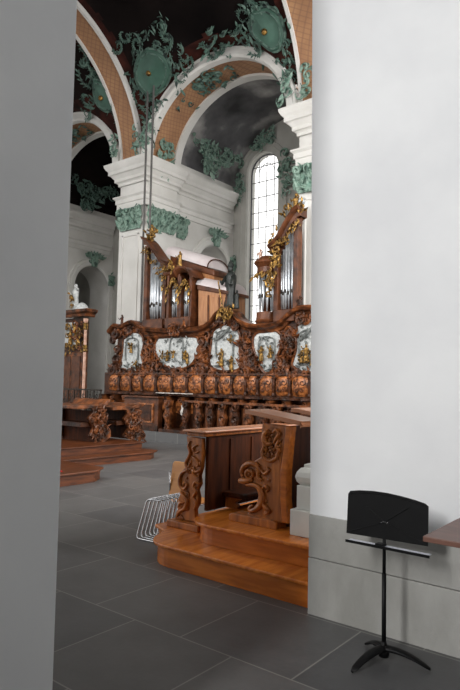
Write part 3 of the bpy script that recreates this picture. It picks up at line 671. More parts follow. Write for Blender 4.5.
# front row of desks
fr2 = empty('front_desk_row', (-9.5, 12, .27), 'low carved walnut desk row in front of the far choir stalls', 'desk')
YF = 12.0; FZ = .27
ends = [163, 181, 194, 206, 218, 231, 244, 258, 272, 288, 304, 320]
MB().box((X13(189, 410, YF), YF+.16, .27), (-6.2, YF+.2, 1.13)).build('back_board', 'wood_stall_dark', fr2)
MB().box((X13(185, 410, YF), YF-.03, 1.13), (-6.2, YF+.2, 1.18)).build('book_ledge', 'wood_stall', fr2)
def carved_end(x, Y, z0, z1, wd, par, m='wood_stall', nm='carved_bracket', seed=0):
    h = z1-z0; e = empty  # curved bracket seen from the front
    prof = [(-.5, 0), (.5, 0), (.48, .1), (.3, .16), (.24, .3), (.4, .42), (.5, .55), (.34, .66), (.26, .78), (.5, .9), (.55, 1), (-.55, 1), (-.5, .9), (-.26, .8), (-.34, .66), (-.5, .52), (-.3, .36), (-.26, .2), (-.48, .1)]
    a = MB().prism([Vector((x+u*wd, Y, z0+v*h)) for u, v in prof], (0, .12, 0))
    F = Fr((x, Y, z0), (1, 0, 0), (0, 0, 1))
    for v, s_, ha in ((.88, wd*.9, 1), (.52, wd*.9, -1), (.14, wd*.85, 1)): scroll(a, F, .0, v*h, s_, v*7+seed, ha, .13, 1.2, .03)
    leaf(a, F, 0, .25*h, .3*h, math.pi/2, .4, .02)
    return a.build(nm, m, par)
for i, x in enumerate(ends):
    X_ = X13(x+4, 410, YF)
    carved_end(X_, YF, FZ, 1.16, .24, fr2, 'wood_stall' if i % 2 == 0 else 'wood_stall_dark', seed=i)
    if i > 1 and i < len(ends)-1:
        X2 = X13(ends[i+1]+4, 410, YF); MB().box((X_+.16, YF+.1, .42), (X2-.16, YF+.16, 1.05)).build('desk_panel', 'wood_stall', fr2, bevel=.02)
MB().box((X13(160, 425, YF), YF-.06, .27), (-6.2, YF+.33, .36)).build('base_plinth', 'wood_stall_dark', fr2)
# stone bust / pale cloth between the brackets
X_, Z_ = XZ(184.5, 411, YF+.1)
b = MB(); b.lathe((X_, YF+.1, Z_-.15), [(.05, 0), (.1, .04), (.12, .12), (.09, .22), (.1, .28), (.06, .34)], 10, 1.2, .7); 
b.build('carved_head', 'cushion', fr2)['label'] = 'pale carved head'
# plain inlaid desk front left of it
pd = empty('panelled_desk', (X13(142, 425, 12.0), 12.0, .27), 'plain panelled wooden desk front at the left end of the desk row', 'desk')
xa, xb = X13(124, 410, 12.0), X13(158, 410, 12.0)
MB().box((xa, 12.0, .27), (xb, 12.18, 1.2)).build('body', 'wood_organ', pd, bevel=.01)
MB().box((xa-.03, 11.95, .27), (xb+.03, 12.0, .42)).build('base_board', 'wood_stall_dark', pd, bevel=.01)
MB().box((X13(139, 412, 12.0), 11.975, .55), (X13(151.5, 412, 12.0), 12.0, 1.0)).build('inlaid_panel', 'wood_stall_dark', pd, bevel=.01)
fm = MB(); q0, q1 = X13(138, 412, 12.0), X13(152.5, 412, 12.0)
for a_, b_ in (((q0-.04, 1.0), (q1+.04, 1.05)), ((q0-.04, .5), (q1+.04, .55)), ((q0-.04, .55), (q0, 1.0)), ((q1, .55), (q1+.04, 1.0))): fm.box((a_[0], 11.96, a_[1]), (b_[0], 12.0, b_[1]))
fm.build('panel_frame', 'wood_inlay', pd); MB().box((xa-.05, 11.92, 1.2), (xb+.05, 12.19, 1.25)).build('desk_top', 'wood_organ', pd, bevel=.01)
# ---------------------------------------------------------------- organs
def pipe(par, x, y, z0, z1, r):
    a = MB().lathe((x, y, z0), [(r*.35, 0), (r, .42), (r, z1-z0)], 12)
    o = a.build('organ_pipe', 'tin', par, smooth=True)
    return o
def mouths(par, x, y, z, r):
    MB().box((x-r*.6, y-r-.012, z), (x+r*.6, y-r+.02, z+.1)).build('pipe_mouth', 'iron', par, bevel=.003)
def organ(x_t0, x_t1, x_s, mirror, label):
    """tall tower between x_t0 and x_t1, small towers at x_s"""
    g = empty('choir_organ', ((x_t0+x_t1)/2, 13.3, 3.3), label, 'organ')
    zb = 3.42; Yf = 13.0; hi, lo = 6.25, 5.35
    xo, xi = (x_t0, x_t1) if not mirror else (x_t1, x_t0)      # outer (high) side, inner side
    # posts
    for x in (x_t0, x_t1): MB().box((x-.07, Yf-.05, zb), (x+.07, Yf+.16, 6.0 if x == xo else 5.2)).build('corner_post', 'wood_organ', g, bevel=.012)
    # tower back, pedestal
    MB().box((x_t0+.07, Yf+.3, zb), (x_t1-.07, Yf+.36, 5.2)).build('tower_back', 'wood_dark', g)
    MB().box((x_t0-.02, Yf-.12, 3.3), (x_t1+.02, Yf+.3, 3.62)).build('tower_pedestal', 'wood_organ', g, bevel=.02)
    # swept cornice from the high outer to the low inner corner
    d_ = 1 if xi > xo else -1; L = abs(xi-xo); cur = []
    for i in range(15):
        t = i/14; x = xo-d_*.12+d_*(L+.3)*t; z = hi-.12*t-(hi-lo-.1)*(3*t*t-2*t**3)
        cur.append(Vector((x, Yf-.02, z)))
    a = MB(); prof = [(0, -.2), (-.04, -.2), (-.06, -.08), (-.16, -.03), (-.2, .04), (.3, .04), (.3, -.2)]
    a.grid([[p+Vector((0, o_, z_)) for o_, z_ in prof] for p in cur]); a.prism([cur[0]+Vector((0, o_, z_)) for o_, z_ in prof], (.01, 0, 0)); a.prism([cur[-1]+Vector((0, o_, z_)) for o_, z_ in prof], (-.01, 0, 0)); a.build('tower_cornice', 'wood_organ', g)
    # frieze following the curve above the pipes
    fz = MB().prism([p+Vector((0, .1, -.18)) for p in cur[1:-1]]+[p+Vector((0, .1, -.36)) for p in reversed(cur[1:-1])], (0, .1, 0)); fz.build('pipe_shade_board', 'wood_organ', g)
    n = 6
    for i in range(n):
        t = (i+.5)/n; x = xo+d_*(L*.06+L*.88*t); zt = hi-.12*t-(hi-lo-.1)*(3*t*t-2*t**3)-.24; r = L*.88/n*.47
        yy = Yf+.16-.1*math.sin(math.pi*t)
        pp = pipe(g, x, yy, 3.64, zt, r); mouths(pp, x, yy, 4.02+.05*(i % 2), r)
    F = Fr((0, Yf-.06, 0), (1, 0, 0), (0, 0, 1)); a = MB(); rnd = random.Random(5+mirror)
    for i in range(14):
        p = cur[min(13, i)]
        for q in range(2): leaf(a, F, p.x+rnd.uniform(-.05, .05), p.z-.25-rnd.uniform(-.1, .28)*(1.3 if i in (4, 5, 9, 10) else .7), .13, rnd.uniform(3.6, 5.8), .4, rnd.uniform(0, .08))
        if i % 2: scroll(a, F, p.x, p.z-.35-.2*(i in (5, 9, 11)), .16, rnd.uniform(0, 6), 1, .13, 1.1, .05)
    for z in (5.2, 4.9, 4.6): scroll(a, F, xi, z, .16, z*5, d_, .14, 1.1, .04); leaf(a, F, xi, z, .18, 4.7, .5, .06)
    a.build('gilded_carving', 'gold', g)
    # trophy on top: little angels and scrolls
    b = MB(); px_ = cur[3]; figure(b, (px_.x, Yf+.05, px_.z+.02), .55); 
    F3 = Fr((0, Yf-.02, 0), (1, 0, 0), (0, 0, 1))
    for q in range(12): leaf(b, F3, px_.x+rnd.uniform(-.35, .3), px_.z+rnd.uniform(-.05, .25), .2, rnd.uniform(.3, 2.8), .4, rnd.uniform(-.1, .1))
    for q in range(4): scroll(b, F3, px_.x+rnd.uniform(-.3, .3), px_.z+rnd.uniform(.05, .28), .2, rnd.uniform(0, 6), 1, .12)
    b.build('gilded_trophy', 'gold', g)
    MB().ball((cur[0].x+d_*.05, Yf+.1, cur[0].z+.22), .1).build('finial_ball', 'tin', g, smooth=True)
    return g, cur, d_
og, cur, d_ = organ(-13.84, -13.0, 0, 0, 'carved walnut choir organ on the left, beside the big pier')
# small twin towers of the left organ
def small_tower(g, x0, x1, zt, zb=3.42, Yf=13.0, round_=False, seed=1):
    for x in (x0, x1): MB().box((x-.045, Yf-.1, zb), (x+.045, Yf+.3, zt-.25)).build('corner_post', 'wood_organ', g, bevel=.01)
    MB().box((x0, Yf+.2, zb), (x1, Yf+.3, zt-.3)).build('tower_back', 'wood_dark', g)
    MB().box((x0-.05, Yf-.15, 3.3), (x1+.05, Yf+.3, 3.62)).build('tower_pedestal', 'wood_organ', g, bevel=.02)
    n = 5
    for i in range(n):
        t = (i+.5)/n; x = x0+.05+(x1-x0-.1)*t; z = zt-.55-.35*abs(t-.5); r = (x1-x0-.1)/n*.46; yy = Yf+.08-.1*math.sin(math.pi*t)
        pp = pipe(g, x, yy, 3.64, z, r); mouths(pp, x, yy, 4.0+.04*(i % 2), r)
    F = Fr((0, Yf-.12, 0), (1, 0, 0), (0, 0, 1)); a = MB(); rnd = random.Random(seed); xm = (x0+x1)/2
    for i in range(9):
        t = i/8; x = x0+(x1-x0)*t; z = zt-.42-.35*abs(2*t-1)**1.5
        leaf(a, F, x, z, .15, rnd.uniform(3.8, 5.6), .5, rnd.uniform(0, .06)); scroll(a, F, x, z+.03, .12, rnd.uniform(0, 6), 1, .14)
    for s_ in (x0, x1):
        for z in (zt-.8, zt-1.05): leaf(a, F, s_, z+.1, .2, 4.71, .35, .04)
    a.build('gilded_carving', 'gold', g)
a = MB(); 
small_tower(og, -12.78, -12.33, 5.2, seed=2); small_tower(og, -12.27, -11.85, 5.1, seed=3)
cz = [Vector((x, 12.9, z)) for x, z in smooth_line([Vector((-12.3, 5.05)), Vector((-12.1, 5.05)), Vector((-11.85, 4.98)), Vector((-11.65, 4.78)), Vector((-11.45, 4.68))], 3)] if False else [Vector((x, 12.9, z)) for x, z in ((-12.42, 4.98), (-12.36, 5.06), (-12.2, 5.1), (-12.0, 5.06), (-11.85, 4.96), (-11.75, 4.8), (-11.6, 4.7))]
prof = [(0, -.14), (-.06, -.1), (-.14, -.02), (-.16, .04), (.5, .04), (.5, -.14)]
MB().grid([[p+Vector((0, o_, z_)) for o_, z_ in prof] for p in cz]).build('small_cornice', 'wood_organ', og)
MB().grid([[Vector((x, 13.0+o_, 4.98+z_)) for o_, z_ in prof] for x in (-12.95, -12.42)]).build('small_cornice', 'wood_organ', og)
b = MB(); figure(b, (-12.3, 12.9, 5.12), .5); b.build('gilded_trophy', 'gold', og, smooth=True)
b = MB().tube([(-12.92, 12.88, 5.08), (-12.7, 12.84, 5.16), (-12.48, 12.88, 5.1)], .04, 6); F = Fr((0, 12.9, 0), (1, 0, 0), (0, 0, 1)); rocaille(b, F, [(-12.9, 5.0), (-12.5, 5.0), (-12.5, 5.35), (-12.9, 5.25)], 4, .22, 5, rnd=random.Random(9)); b.build('gilded_carving', 'gold', og)
# case behind with dust covered curved roofs and pale side panelling
def px3(x, y, Y): return at(1, Y, x, y)
body = MB().prism([px3(172, 262, 13.45), px3(214, 275, 13.45), px3(214, 330, 13.45), px3(172, 335, 13.45)], (0, .9, 0)); body.build('case_body', 'wood_light', og)
cb = MB().prism([px3(170, 255, 13.4), px3(214, 270, 13.4), px3(214, 276, 13.4), px3(170, 263, 13.4)], (0, 1.0, 0)); cb.build('case_cornice', 'wood_organ', og, bevel=.03)
def vaultroof(pa, pb, dpt, h, par):
    pa, pb = Vector(pa), Vector(pb); rows = []
    for i in range(2):
        p = pa if i == 0 else pb
        rows.append([p+Vector((0, dpt*(1-math.cos(math.pi*j/12))/2, h*math.sin(math.pi*j/12))) for j in range(13)])
    a = MB().grid(rows); a.prism(rows[0], (.01, 0, 0)); a.prism(rows[1], (-.01, 0, 0)); return a.build('dust_roof', 'dust_cover', par, smooth=False)
vaultroof(px3(165, 254, 13.35), px3(207, 267, 13.35), 1.0, .34, og)
b2 = MB(); b2.tube([px3(207.5, 267, 13.3)+Vector((0, 1.0*(1-math.cos(math.pi*j/12))/2, .3*math.sin(math.pi*j/12))) for j in range(13)], .02, 6); b2.build('roof_rim', 'wood_dark', og)
sp = MB().prism([px3(198.5, 289, 13.05), px3(226, 294, 13.05), px3(226, 330, 13.05), px3(198.5, 330, 13.05)], (0, .9, 0)); sp.build('side_case', 'wood_light', og)
MB().prism([px3(197, 284.5, 13.0), px3(228, 291, 13.0), px3(228, 294.5, 13.0), px3(197, 289.5, 13.0)], (0, 1.0, 0)).build('side_cornice', 'wood_organ', og, bevel=.02)
vaultroof(px3(196, 284.5, 13.05), px3(228, 291, 13.05), .9, .26, og)
for (xa, xb) in ((201, 207), (210, 218), (220, 225)):
    MB().prism([px3(xa, 296, 13.03), px3(xb, 297, 13.03), px3(xb, 322, 13.03), px3(xa, 322, 13.03)], (0, .03, 0)).build('side_panel', 'wood_light', og, bevel=.012)
    MB().prism([px3(xb+.6, 295, 13.02), px3(xb+1.6, 295, 13.02), px3(xb+1.6, 322, 13.02), px3(xb+.6, 322, 13.02)], (0, .04, 0)).build('panel_rail', 'wood_organ', og)
# right organ
xo_ = XZ(296.5, 260, 13.0)[0]; xi_ = XZ(277, 260, 13.0)[0]
og2, cur2, d2 = organ(xi_, xo_, 0, 1, 'carved walnut choir organ on the right, in front of the tall window')
x0, x1 = XZ(259, 290)[0], XZ(269.5, 290)[0]; xm = (x0+x1)/2
MB().lathe((xm, 13.15, 3.3), [(.3, 0), (.33, .06), (.3, .1), (.28, .3)], 16).build('tower_pedestal', 'wood_organ', og2, smooth=False)
for i in range(5):
    an = math.pi*(1.12+.76*i/4); x = xm+.2*math.cos(an); y = 13.15+.2*math.sin(an)
    pp = pipe(og2, x, y, 3.62, 4.72-.12*abs(i-2), .045); mouths(pp, x, y, 3.98, .045)
MB().lathe((xm, 13.15, 3.6), [(.1, 0), (.1, 1.3)], 10).build('tower_back', 'wood_dark', og2)
MB().lathe((xm, 13.15, 4.62), [(.26, 0), (.3, .06), (.28, .2), (.34, .28), (.38, .32), (.36, .38), (.2, .5), (.16, .52)], 18).build('tower_cornice', 'wood_organ', og2)
a = MB(); F = Fr((0, 12.85, 0), (1, 0, 0), (0, 0, 1)); rnd = random.Random(8)
for i in range(8): leaf(a, F, xm-.28+.08*i, 4.72-.12*abs(i-3.5)/3, .2, rnd.uniform(3.8, 5.6), .5, 0)
a.build('gilded_carving', 'gold', og2)
for (dx, zz) in ((-.25, 4.98), (.25, 5.08)):
    b = MB(); figure(b, (xm+dx, 13.15, zz-.02), .42); b.build('carved_putto', 'marble_pink', og2, smooth=True)
for i in range(4):
    x = XZ(271.5+i*1.7, 290)[0]; pp = pipe(og2, x, 13.1, 3.62, 4.5-.1*i, .05)
MB().box((x1, 13.15, 3.42), (xi_, 13.35, 4.8)).build('linking_panel', 'wood_organ', og2)
a = MB(); rocaille(a, F, [(x1+.05, 3.9), (xi_-.02, 3.9), (xi_, 4.9), (x1+.08, 4.7)], 8, .2, 14, rnd=random.Random(12)); a.build('gilded_carving', 'gold', og2)
x = XZ(277, 300)[0]; a = MB(); F = Fr((0, 12.92, 0), (1, 0, 0), (0, 0, 1)); rocaille(a, F, [(x-.12, 4.7), (x+.1, 4.7), (x+.12, 5.8), (x-.08, 5.7)], 7, .22, 12, rnd=random.Random(13)); a.build('gilded_carving', 'gold', og2)
# statue on the crest
X_, Z_ = XZ(229, 312, 13.1)
s = empty('statue', (X_, 13.15, Z_), 'dark bronze robed statue standing on the stall crest before the window', 'statue')
Z_ += .1; s.location.z = Z_
H_ = XZ(229, 271, 13.15)[1]-Z_
b = MB(); b.lathe((X_, 13.15, Z_), [(.17, 0), (.19, .1), (.15, .35), (.15, .6), (.17, .8), (.17, .95), (.11, 1.03), (.05, 1.07)], 14, 1, .8, lambda a, z: 1+.12*math.sin(a*5+z*4)); b.ball((X_, 13.13, Z_+1.14), .09, .9, 1, 1.2)
b.tube([(X_-.13, 13.1, Z_+.92), (X_-.2, 12.98, Z_+.7), (X_-.18, 12.9, Z_+.78)], [.06, .05, .03], 7); b.tube([(X_+.13, 13.1, Z_+.92), (X_+.17, 12.98, Z_+.66), (X_+.05, 12.88, Z_+.7)], [.06, .05, .03], 7); b.build('robed_figure', 'bronze', s, smooth=True)
b = MB(); figure(b, (X_+.27, 13.1, Z_-.02), .52, arms=False); b.build('attendant_figure', 'bronze', s, smooth=True)
b = MB().lathe((X_, 13.13, Z_+1.2), [(.09, 0), (.1, .03), (.07, .1), (.01, .2)], 10); b.build('mitre', 'bronze', s)
MB().tube([(X_-.12, 12.95, Z_), (X_-.3, 12.95, Z_+H_*.72)], .022, 6).build('gilded_staff', 'gold', s)
# ---------------------------------------------------------------- shrine at the far left
YS = 12.6
def S(x, y): return XZ(x, y, YS)
sh_ = empty('ornate_shrine', (S(72, 395)[0], YS+.3, 0), 'tall carved and gilded shrine with a white domed cap at the far left', 'shrine')
x0 = S(50, 350)[0]; x1 = S(81, 350)[0]; xr_ = S(86.5, 350)[0]
MB().box((x0, YS+.05, 0), (x1, YS+.3, S(70, 352)[1])).build('base_cupboard', 'wood_stall', sh_, bevel=.02)
for (xa, xb) in ((62, 69), (71, 79)): MB().box((S(xa, 370)[0], YS+.02, .5), (S(xb, 370)[0], YS+.06, S(70, 356)[1])).build('cupboard_door', 'wood_organ', sh_, bevel=.02)
MB().box((x0, YS+.15, S(70, 352)[1]), (x1, YS+.3, S(70, 318)[1])).build('relief_body', 'wood_stall_dark', sh_)
MB().box((x0, YS+.1, S(70, 346)[1]), (S(73, 350)[0], YS+.16, S(70, 322)[1])).build('marble_relief', 'relief_white', sh_, bevel=.02)
F = Fr((0, YS+.05, 0), (1, 0, 0), (0, 0, 1))
a = MB(); rocaille(a, F, [S(63, 352), S(82, 352), S(82, 330), S(74, 322), S(63, 330)], 12, .28, 16, rnd=random.Random(31)); a.build('gilded_carving', 'gold', sh_)
a = MB(); rocaille(a, F, [S(74, 350), S(82, 350), S(82, 322), S(74, 322)], 12, .25, 8, rnd=random.Random(32)); a.build('carved_scrollwork', 'wood_stall', sh_)
b = MB(); figure(b, (S(70, 345)[0], YS, S(70, 345)[1]), .55); b.build('gilded_figure', 'gold', sh_, smooth=True)
XP = S(85.3, 350)[0]; MB().lathe((XP, YS-.02, .3), [(.1, 0), (.1, .1), (.055, .14), (.05, 3.3), (.08, 3.36), (.09, 3.45)], 12).build('pink_column', 'marble_pink', sh_, smooth=False)
for z in (S(85, 352)[1], S(85, 330)[1]): MB().lathe((XP, YS-.02, z), [(.06, 0), (.09, .04), (.07, .1), (.09, .2), (.06, .24)], 10).build('gilded_ring', 'gold', sh_)
zt = S(70, 318)[1]; P_ = sweep([(x0, YS+.3), (x0, YS), (S(87, 315)[0], YS-.05), (S(87, 315)[0], YS+.3)], [(0, 0), (.05, .02), (.08, .1), (.18, .16), (.2, .24), (0, .27)], -1)
MB().grid(P_, flip=True).build('cornice', 'wood_stall', sh_); MB().box((x0, YS, zt), (S(87, 315)[0], YS+.3, zt+.02))
for v in P_:
    for q in v: q.z += zt
MB().grid(P_, flip=True).prism([Vector((x0, YS+.3, zt+.24)), Vector((x0, YS-.1, zt+.24)), Vector((S(87, 315)[0]+.1, YS-.1, zt+.24)), Vector((S(87, 315)[0]+.1, YS+.3, zt+.24))], (0, 0, .03)).build('cornice', 'wood_stall', sh_)
XD = S(77, 310)[0]; MB().lathe((XD, YS+.2, zt+.27), [(.24, 0), (.24, .05), (.2, .15), (.13, .22), (.05, .26), (.01, .27)], 18).build('white_dome', 'relief_white', sh_, smooth=True)
b = MB(); figure(b, (S(70.5, 306)[0], YS+.2, zt+.27), .95); b.build('white_finial_figure', 'relief_white', sh_, smooth=True)
b = MB(); rocaille(b, Fr((0, YS+.1, 0), (1, 0, 0), (0, 0, 1)), [S(67, 306), S(73, 306), S(72, 295), S(69, 293)], 5, .2, 8, rnd=random.Random(33)); b.build('gilded_carving', 'gold', sh_)
# remove the stray low cornice made before it was raised
for o in list(sh_.children):
    if o.name.startswith('cornice') and max(v.co.z for v in o.data.vertices) < 1: bpy.data.objects.remove(o)
# iron balustrade in front of it
YB = 11.9
rl_ = empty('iron_railing', (XZ(80, 400, YB)[0], YB, 0), 'low wrought iron railing before the shrine at the far left', 'railing')
xa, xb = XZ(50, 390, YB)[0], XZ(101, 390, YB)[0]; zt = XZ(90, 389, YB)[1]
MB().box((xa, YB-.04, zt-.05), (xb, YB+.04, zt)).build('top_rail', 'iron', rl_); MB().box((xa, YB-.03, .1), (xb, YB+.03, .15)).build('bottom_rail', 'iron', rl_)
for i in range(9):
    x = xa+(xb-xa)*i/8; MB().box((x-.015, YB-.015, 0), (x+.015, YB+.015, zt-.05)).build('baluster', 'iron', rl_)
    if i < 8:
        F = Fr((x+(xb-xa)/16, YB-.01, 0), (1, 0, 0), (0, 0, 1)); a = MB()
        a.tube([F(0, .12), F(0, zt-.05)], .012, 5)
        for z, ha in ((zt-.2, 1), (zt-.42, -1), (zt-.64, 1), (.4, -1)): scroll(a, F, 0, z, .26, 0, ha, .05)
        a.build('iron_scroll', 'iron', rl_)
# ---------------------------------------------------------------- platform with the two steps on the right
def outline_slab(pts, z0, z1): return MB().prism([Vector((x, y, z0)) for x, y in pts], (0, 0, z1-z0))
def arc(cx_, cy_, r, a0, a1, n=8): return [(cx_+r*math.cos(R(a0+(a1-a0)*i/n)), cy_+r*math.sin(R(a0+(a1-a0)*i/n))) for i in range(n+1)]
pf = empty('stall_platform', (-3.3, 4.2, 0), 'orange brown wooden platform of two rounded steps beside the white wall', 'steps')
low = [(-2.31, 3.93)]+arc(-3.80, 4.25, .32, 270, 192, 8)+[(-4.18, 4.33), (-4.42, 4.43), (-4.42, 7.2), (-2.31, 7.2)]
def grow(pts, d):
    mx, my = -3.0, 5.6
    return [(x-(d if x < -2.4 else 0), y-(d if y < 7 else 0)) for x, y in pts]
outline_slab(low, 0, .168).build('lower_riser', 'wood_step', pf, bevel=.004)
outline_slab(grow(low, .03), .168, .2).build('lower_tread', 'wood_step_y', pf, bevel=.009)
up = [(-2.31, 4.2)]+arc(-3.5, 4.48, .3, 270, 180, 8)+[(-3.8, 7.2), (-2.31, 7.2)]
outline_slab(up, .2, .352).build('upper_riser', 'wood_step', pf, bevel=.004)
outline_slab(grow(up, .04), .352, .384).build('upper_tread', 'wood_step_y', pf, bevel=.009)
# ---------------------------------------------------------------- carved stall divider and desk on the platform
ZP = .384
def poly_at(Y, pts): return [at(1, Y, x, y) for x, y in pts]
cs = empty('choir_stall', (-3.1, 4.6, ZP), 'large carved oak stall end with scrolled arm and broad top, on the upper step', 'choir stall')
E_ = [(262, 423), (287, 426), (286, 440), (283, 452), (281, 468), (280.5, 490), (281.5, 510), (283, 524), (246, 516), (249.5, 510), (256, 504), (258, 496), (256, 489), (251, 486), (244, 483.5), (240.5, 480), (240.5, 474), (242, 468), (247, 464), (254, 461), (260.5, 457), (262, 448), (261, 436)]
YE = 4.47
def lift(pts, zmin):
    return [Vector((p.x, p.y, max(p.z, zmin))) for p in pts]
def end_panel(Y, m, par, dy=.055): return MB().prism(lift(poly_at(YE, E_), ZP+.03), (0, dy, 0))
for k, Y in enumerate((YE, 5.25, 6.03)):
    b = end_panel(YE, 'wood_desk', cs)
    for v in b.v: v.y += Y-YE
    o = b.build('end_panel' if k == 0 else 'seat_divider', 'wood_desk', cs, bevel=.012)
    # top board, gently sloping
    q = [at(1, YE-.07, 245, 409.5), at(1, YE-.07, 302, 421.5), at(1, YE-.07, 316, 423.5)]
    tb = MB(); A_, B_, C_ = q
    B_ = Vector((B_.x, B_.y, B_.z)); dY = Vector((0, Y-YE, 0))
    outl = [A_, A_+(B_-A_)*.12+Vector((0, 0, .004)), B_, Vector((-2.72, YE-.07, B_.z-.012))]
    rows = []
    prism_pts = [p+dY for p in outl]+[p+dY-Vector((0, 0, .04)) for p in reversed(outl)]
    tb.prism(prism_pts, (0, .36, 0)); tb.build('top_board', 'wood_top', cs, bevel=.01)
# carved ornament of the near end panel
F = Fr((0, YE-.0, 0), (1, 0, 0), (0, 0, 1))
def c2(x, y, Y=YE): p = at(1, Y, x, y); return p.x, p.z
def carve_line(mb, pts, r, Y, k=4, n=7):
    L = smooth_line([Vector((at(1, Y, x, y).x, Y, at(1, Y, x, y).z)) for x, y in pts], k); m_ = len(L)-1
    mb.tube(L, [r*(.55+.6*math.sin(math.pi*min(1, (i+.5)/m_))) for i in range(m_+1)], n)
a = MB()
carve_line(a, [(249, 479), (246, 476), (247, 471), (251, 471), (253, 475), (250, 478)], .016, YE-.012)
carve_line(a, [(243, 477), (241.5, 472), (244, 466.5), (250, 463.5), (256, 465), (259, 470), (258, 476), (262, 481)], .024, YE-.012)
carve_line(a, [(239, 480.5), (246, 481), (252, 479.5)], .026, YE-.014)
carve_line(a, [(246, 485), (254, 485), (260, 489), (262.5, 496), (261, 504), (256, 509), (251, 511), (249.5, 507.5), (253, 505.5)], .024, YE-.012)
carve_line(a, [(262, 489), (265, 486), (268, 489), (266, 492)], .014, YE-.012)
carve_line(a, [(262, 502), (265, 507), (269, 511), (266, 514)], .018, YE-.012)
carve_line(a, [(261, 470), (264, 474), (268, 471), (267, 467)], .014, YE-.012)
a.build('scroll_carving', 'wood_desk', cs, smooth=True)
for x, y, r_ in ((249, 474, .022), (252, 508, .022), (266, 513, .02), (267, 472, .018), (269, 480, .018), (266.5, 501, .018), (269.5, 470, .014), (268, 511, .02)): MB().ball(at(1, YE, x, y), r_, 1, .8, 1).build('carved_knob', 'wood_desk', cs, smooth=True)
a = MB()
carve_line(a, [(268, 431), (264.5, 434), (264, 440), (267.5, 444), (272, 443)], .024, YE-.012)
carve_line(a, [(264, 446), (262, 452), (264, 458), (270, 461), (276, 458), (278, 452)], .016, YE-.012)
carve_line(a, [(272, 433), (276, 430), (279, 434), (276, 438), (273, 444)], .015, YE-.012)
carve_line(a, [(279, 440), (276, 446), (279, 451), (275, 456)], .013, YE-.012)
rn = random.Random(4)
for x, y, r_, n_ in ((270, 436, .05, 4), (275, 446, .05, 5), (268, 451, .045, 5), (276, 456, .04, 4), (279, 443, .04, 4), (271, 457, .04, 4)):
    X_, Z_ = c2(x, y)
    for i in range(n_): leaf(a, Fr((0, YE, 0), (1, 0, 0), (0, 0, 1)), X_, Z_, r_*1.3, 6.28*i/n_+rn.random(), .55, .004, .3)
a.build('leaf_carving', 'wood_desk', cs, smooth=True)
# moulding strip down the right edge and foot block
st_ = poly_at(YE-.01, [(285.5, 426), (291, 426), (289, 445), (286.5, 470), (286, 500), (288.5, 524), (281.5, 523), (280, 500), (280, 472), (283, 450)])
MB().prism(lift(st_, ZP), (0, .1, 0)).build('edge_moulding', 'wood_step', cs, bevel=.01)
MB().prism([Vector((x, YE-.05, z)) for x, z in ((-3.5, ZP), (-2.97, ZP), (-2.97, ZP+.05), (-3.0, ZP+.07), (-3.47, ZP+.07), (-3.5, ZP+.05))], (0, .17, 0)).build('foot_block', 'wood_desk', cs, bevel=.006)
MB().box((-2.98, 4.6, ZP), (-2.93, 6.6, 1.28)).build('seat_back', 'wood_dark', cs)
MB().box((-3.4, 4.55, .80), (-2.98, 5.24, .84)).build('tip_up_seat', 'wood_dark', cs, bevel=.01); MB().box((-3.4, 5.32, .80), (-2.98, 6.02, .84)).build('tip_up_seat', 'wood_dark', cs, bevel=.01)
# ---------------------------------------------------------------- kneeling desk in front
kd = empty('kneeling_desk', (-4.15, 5.2, .2), 'carved oak kneeling desk with polished flat top, left of the large stall end', 'desk')
YD = 4.52
D_ = [(186.5, 436), (202, 438.5), (202, 455), (201, 468), (198.5, 476), (199.5, 484), (196.5, 490), (198, 498), (197.5, 504), (194.5, 510), (195.5, 522), (175, 520), (176, 512), (179, 506), (178, 499), (181, 492), (180, 486), (178.5, 480), (181, 472), (186, 466), (184.5, 460), (188, 455), (189, 448), (187, 442)]
MB().prism(lift(poly_at(YD, D_), .26), (0, .06, 0)).build('end_panel', 'wood_desk', kd, bevel=.008)
a = MB()
carve_line(a, [(190, 441), (188, 446), (190, 452), (188, 458), (185.5, 463), (188, 467), (190, 463)], .014, YD-.012)
carve_line(a, [(188, 470), (182, 473), (179.5, 479), (180, 486), (184, 489), (187, 485), (184, 482)], .016, YD-.012)
carve_line(a, [(180, 492), (184, 496), (187, 501), (185, 508), (179, 512), (177, 517)], .018, YD-.012)
carve_line(a, [(184, 503), (180, 503), (179, 508), (183, 509)], .014, YD-.012)
carve_line(a, [(197, 445), (193, 448), (195, 453), (199, 451)], .011, YD-.012)
carve_line(a, [(192, 456), (196, 460), (199, 464), (196, 467)], .012, YD-.012)
for x_, y_, q_ in ((190, 474, 1.0), (193, 466, 4.0), (190, 494, 2.5), (188, 511, 1.2), (183, 516, 3.4)):
    X_, Z_ = c2(x_, y_, YD)
    for i in range(3): leaf(a, Fr((0, YD, 0), (1, 0, 0), (0, 0, 1)), X_, Z_, .05, q_+i*.8, .5, .004, .3)
carve_line(a, [(200, 470), (196, 472), (193, 470), (194, 475), (198, 477)], .014, YD-.012)
carve_line(a, [(199, 484), (195, 482), (193, 487), (196, 491), (193, 497), (196, 503), (194, 509)], .014, YD-.012)
a.build('scroll_carving', 'wood_desk', kd, smooth=True)
for x, y, r_ in ((186, 465, .02), (184, 484, .022), (191, 461, .016), (194, 472, .022), (187, 478, .016), (186, 490, .016), (195, 487, .018), (189, 499, .014), (181, 506, .02), (195, 503, .016)): MB().ball(at(1, YD, x, y), r_, 1, .8, 1).build('carved_knob', 'wood_desk', kd, smooth=True)
px0, px1 = at(1, YD-.04, 171, 526).x, at(1, YD-.04, 201, 526).x
MB().box((px0-.02, YD-.09, .2), (px1, YD+.14, .262)).build('foot_block', 'wood_desk', kd, bevel=.008)
tL, tR = at(1, YD-.06, 184.5, 430).x, at(1, YD-.06, 203.5, 433).x; zt = at(1, YD-.06, 190, 430).z
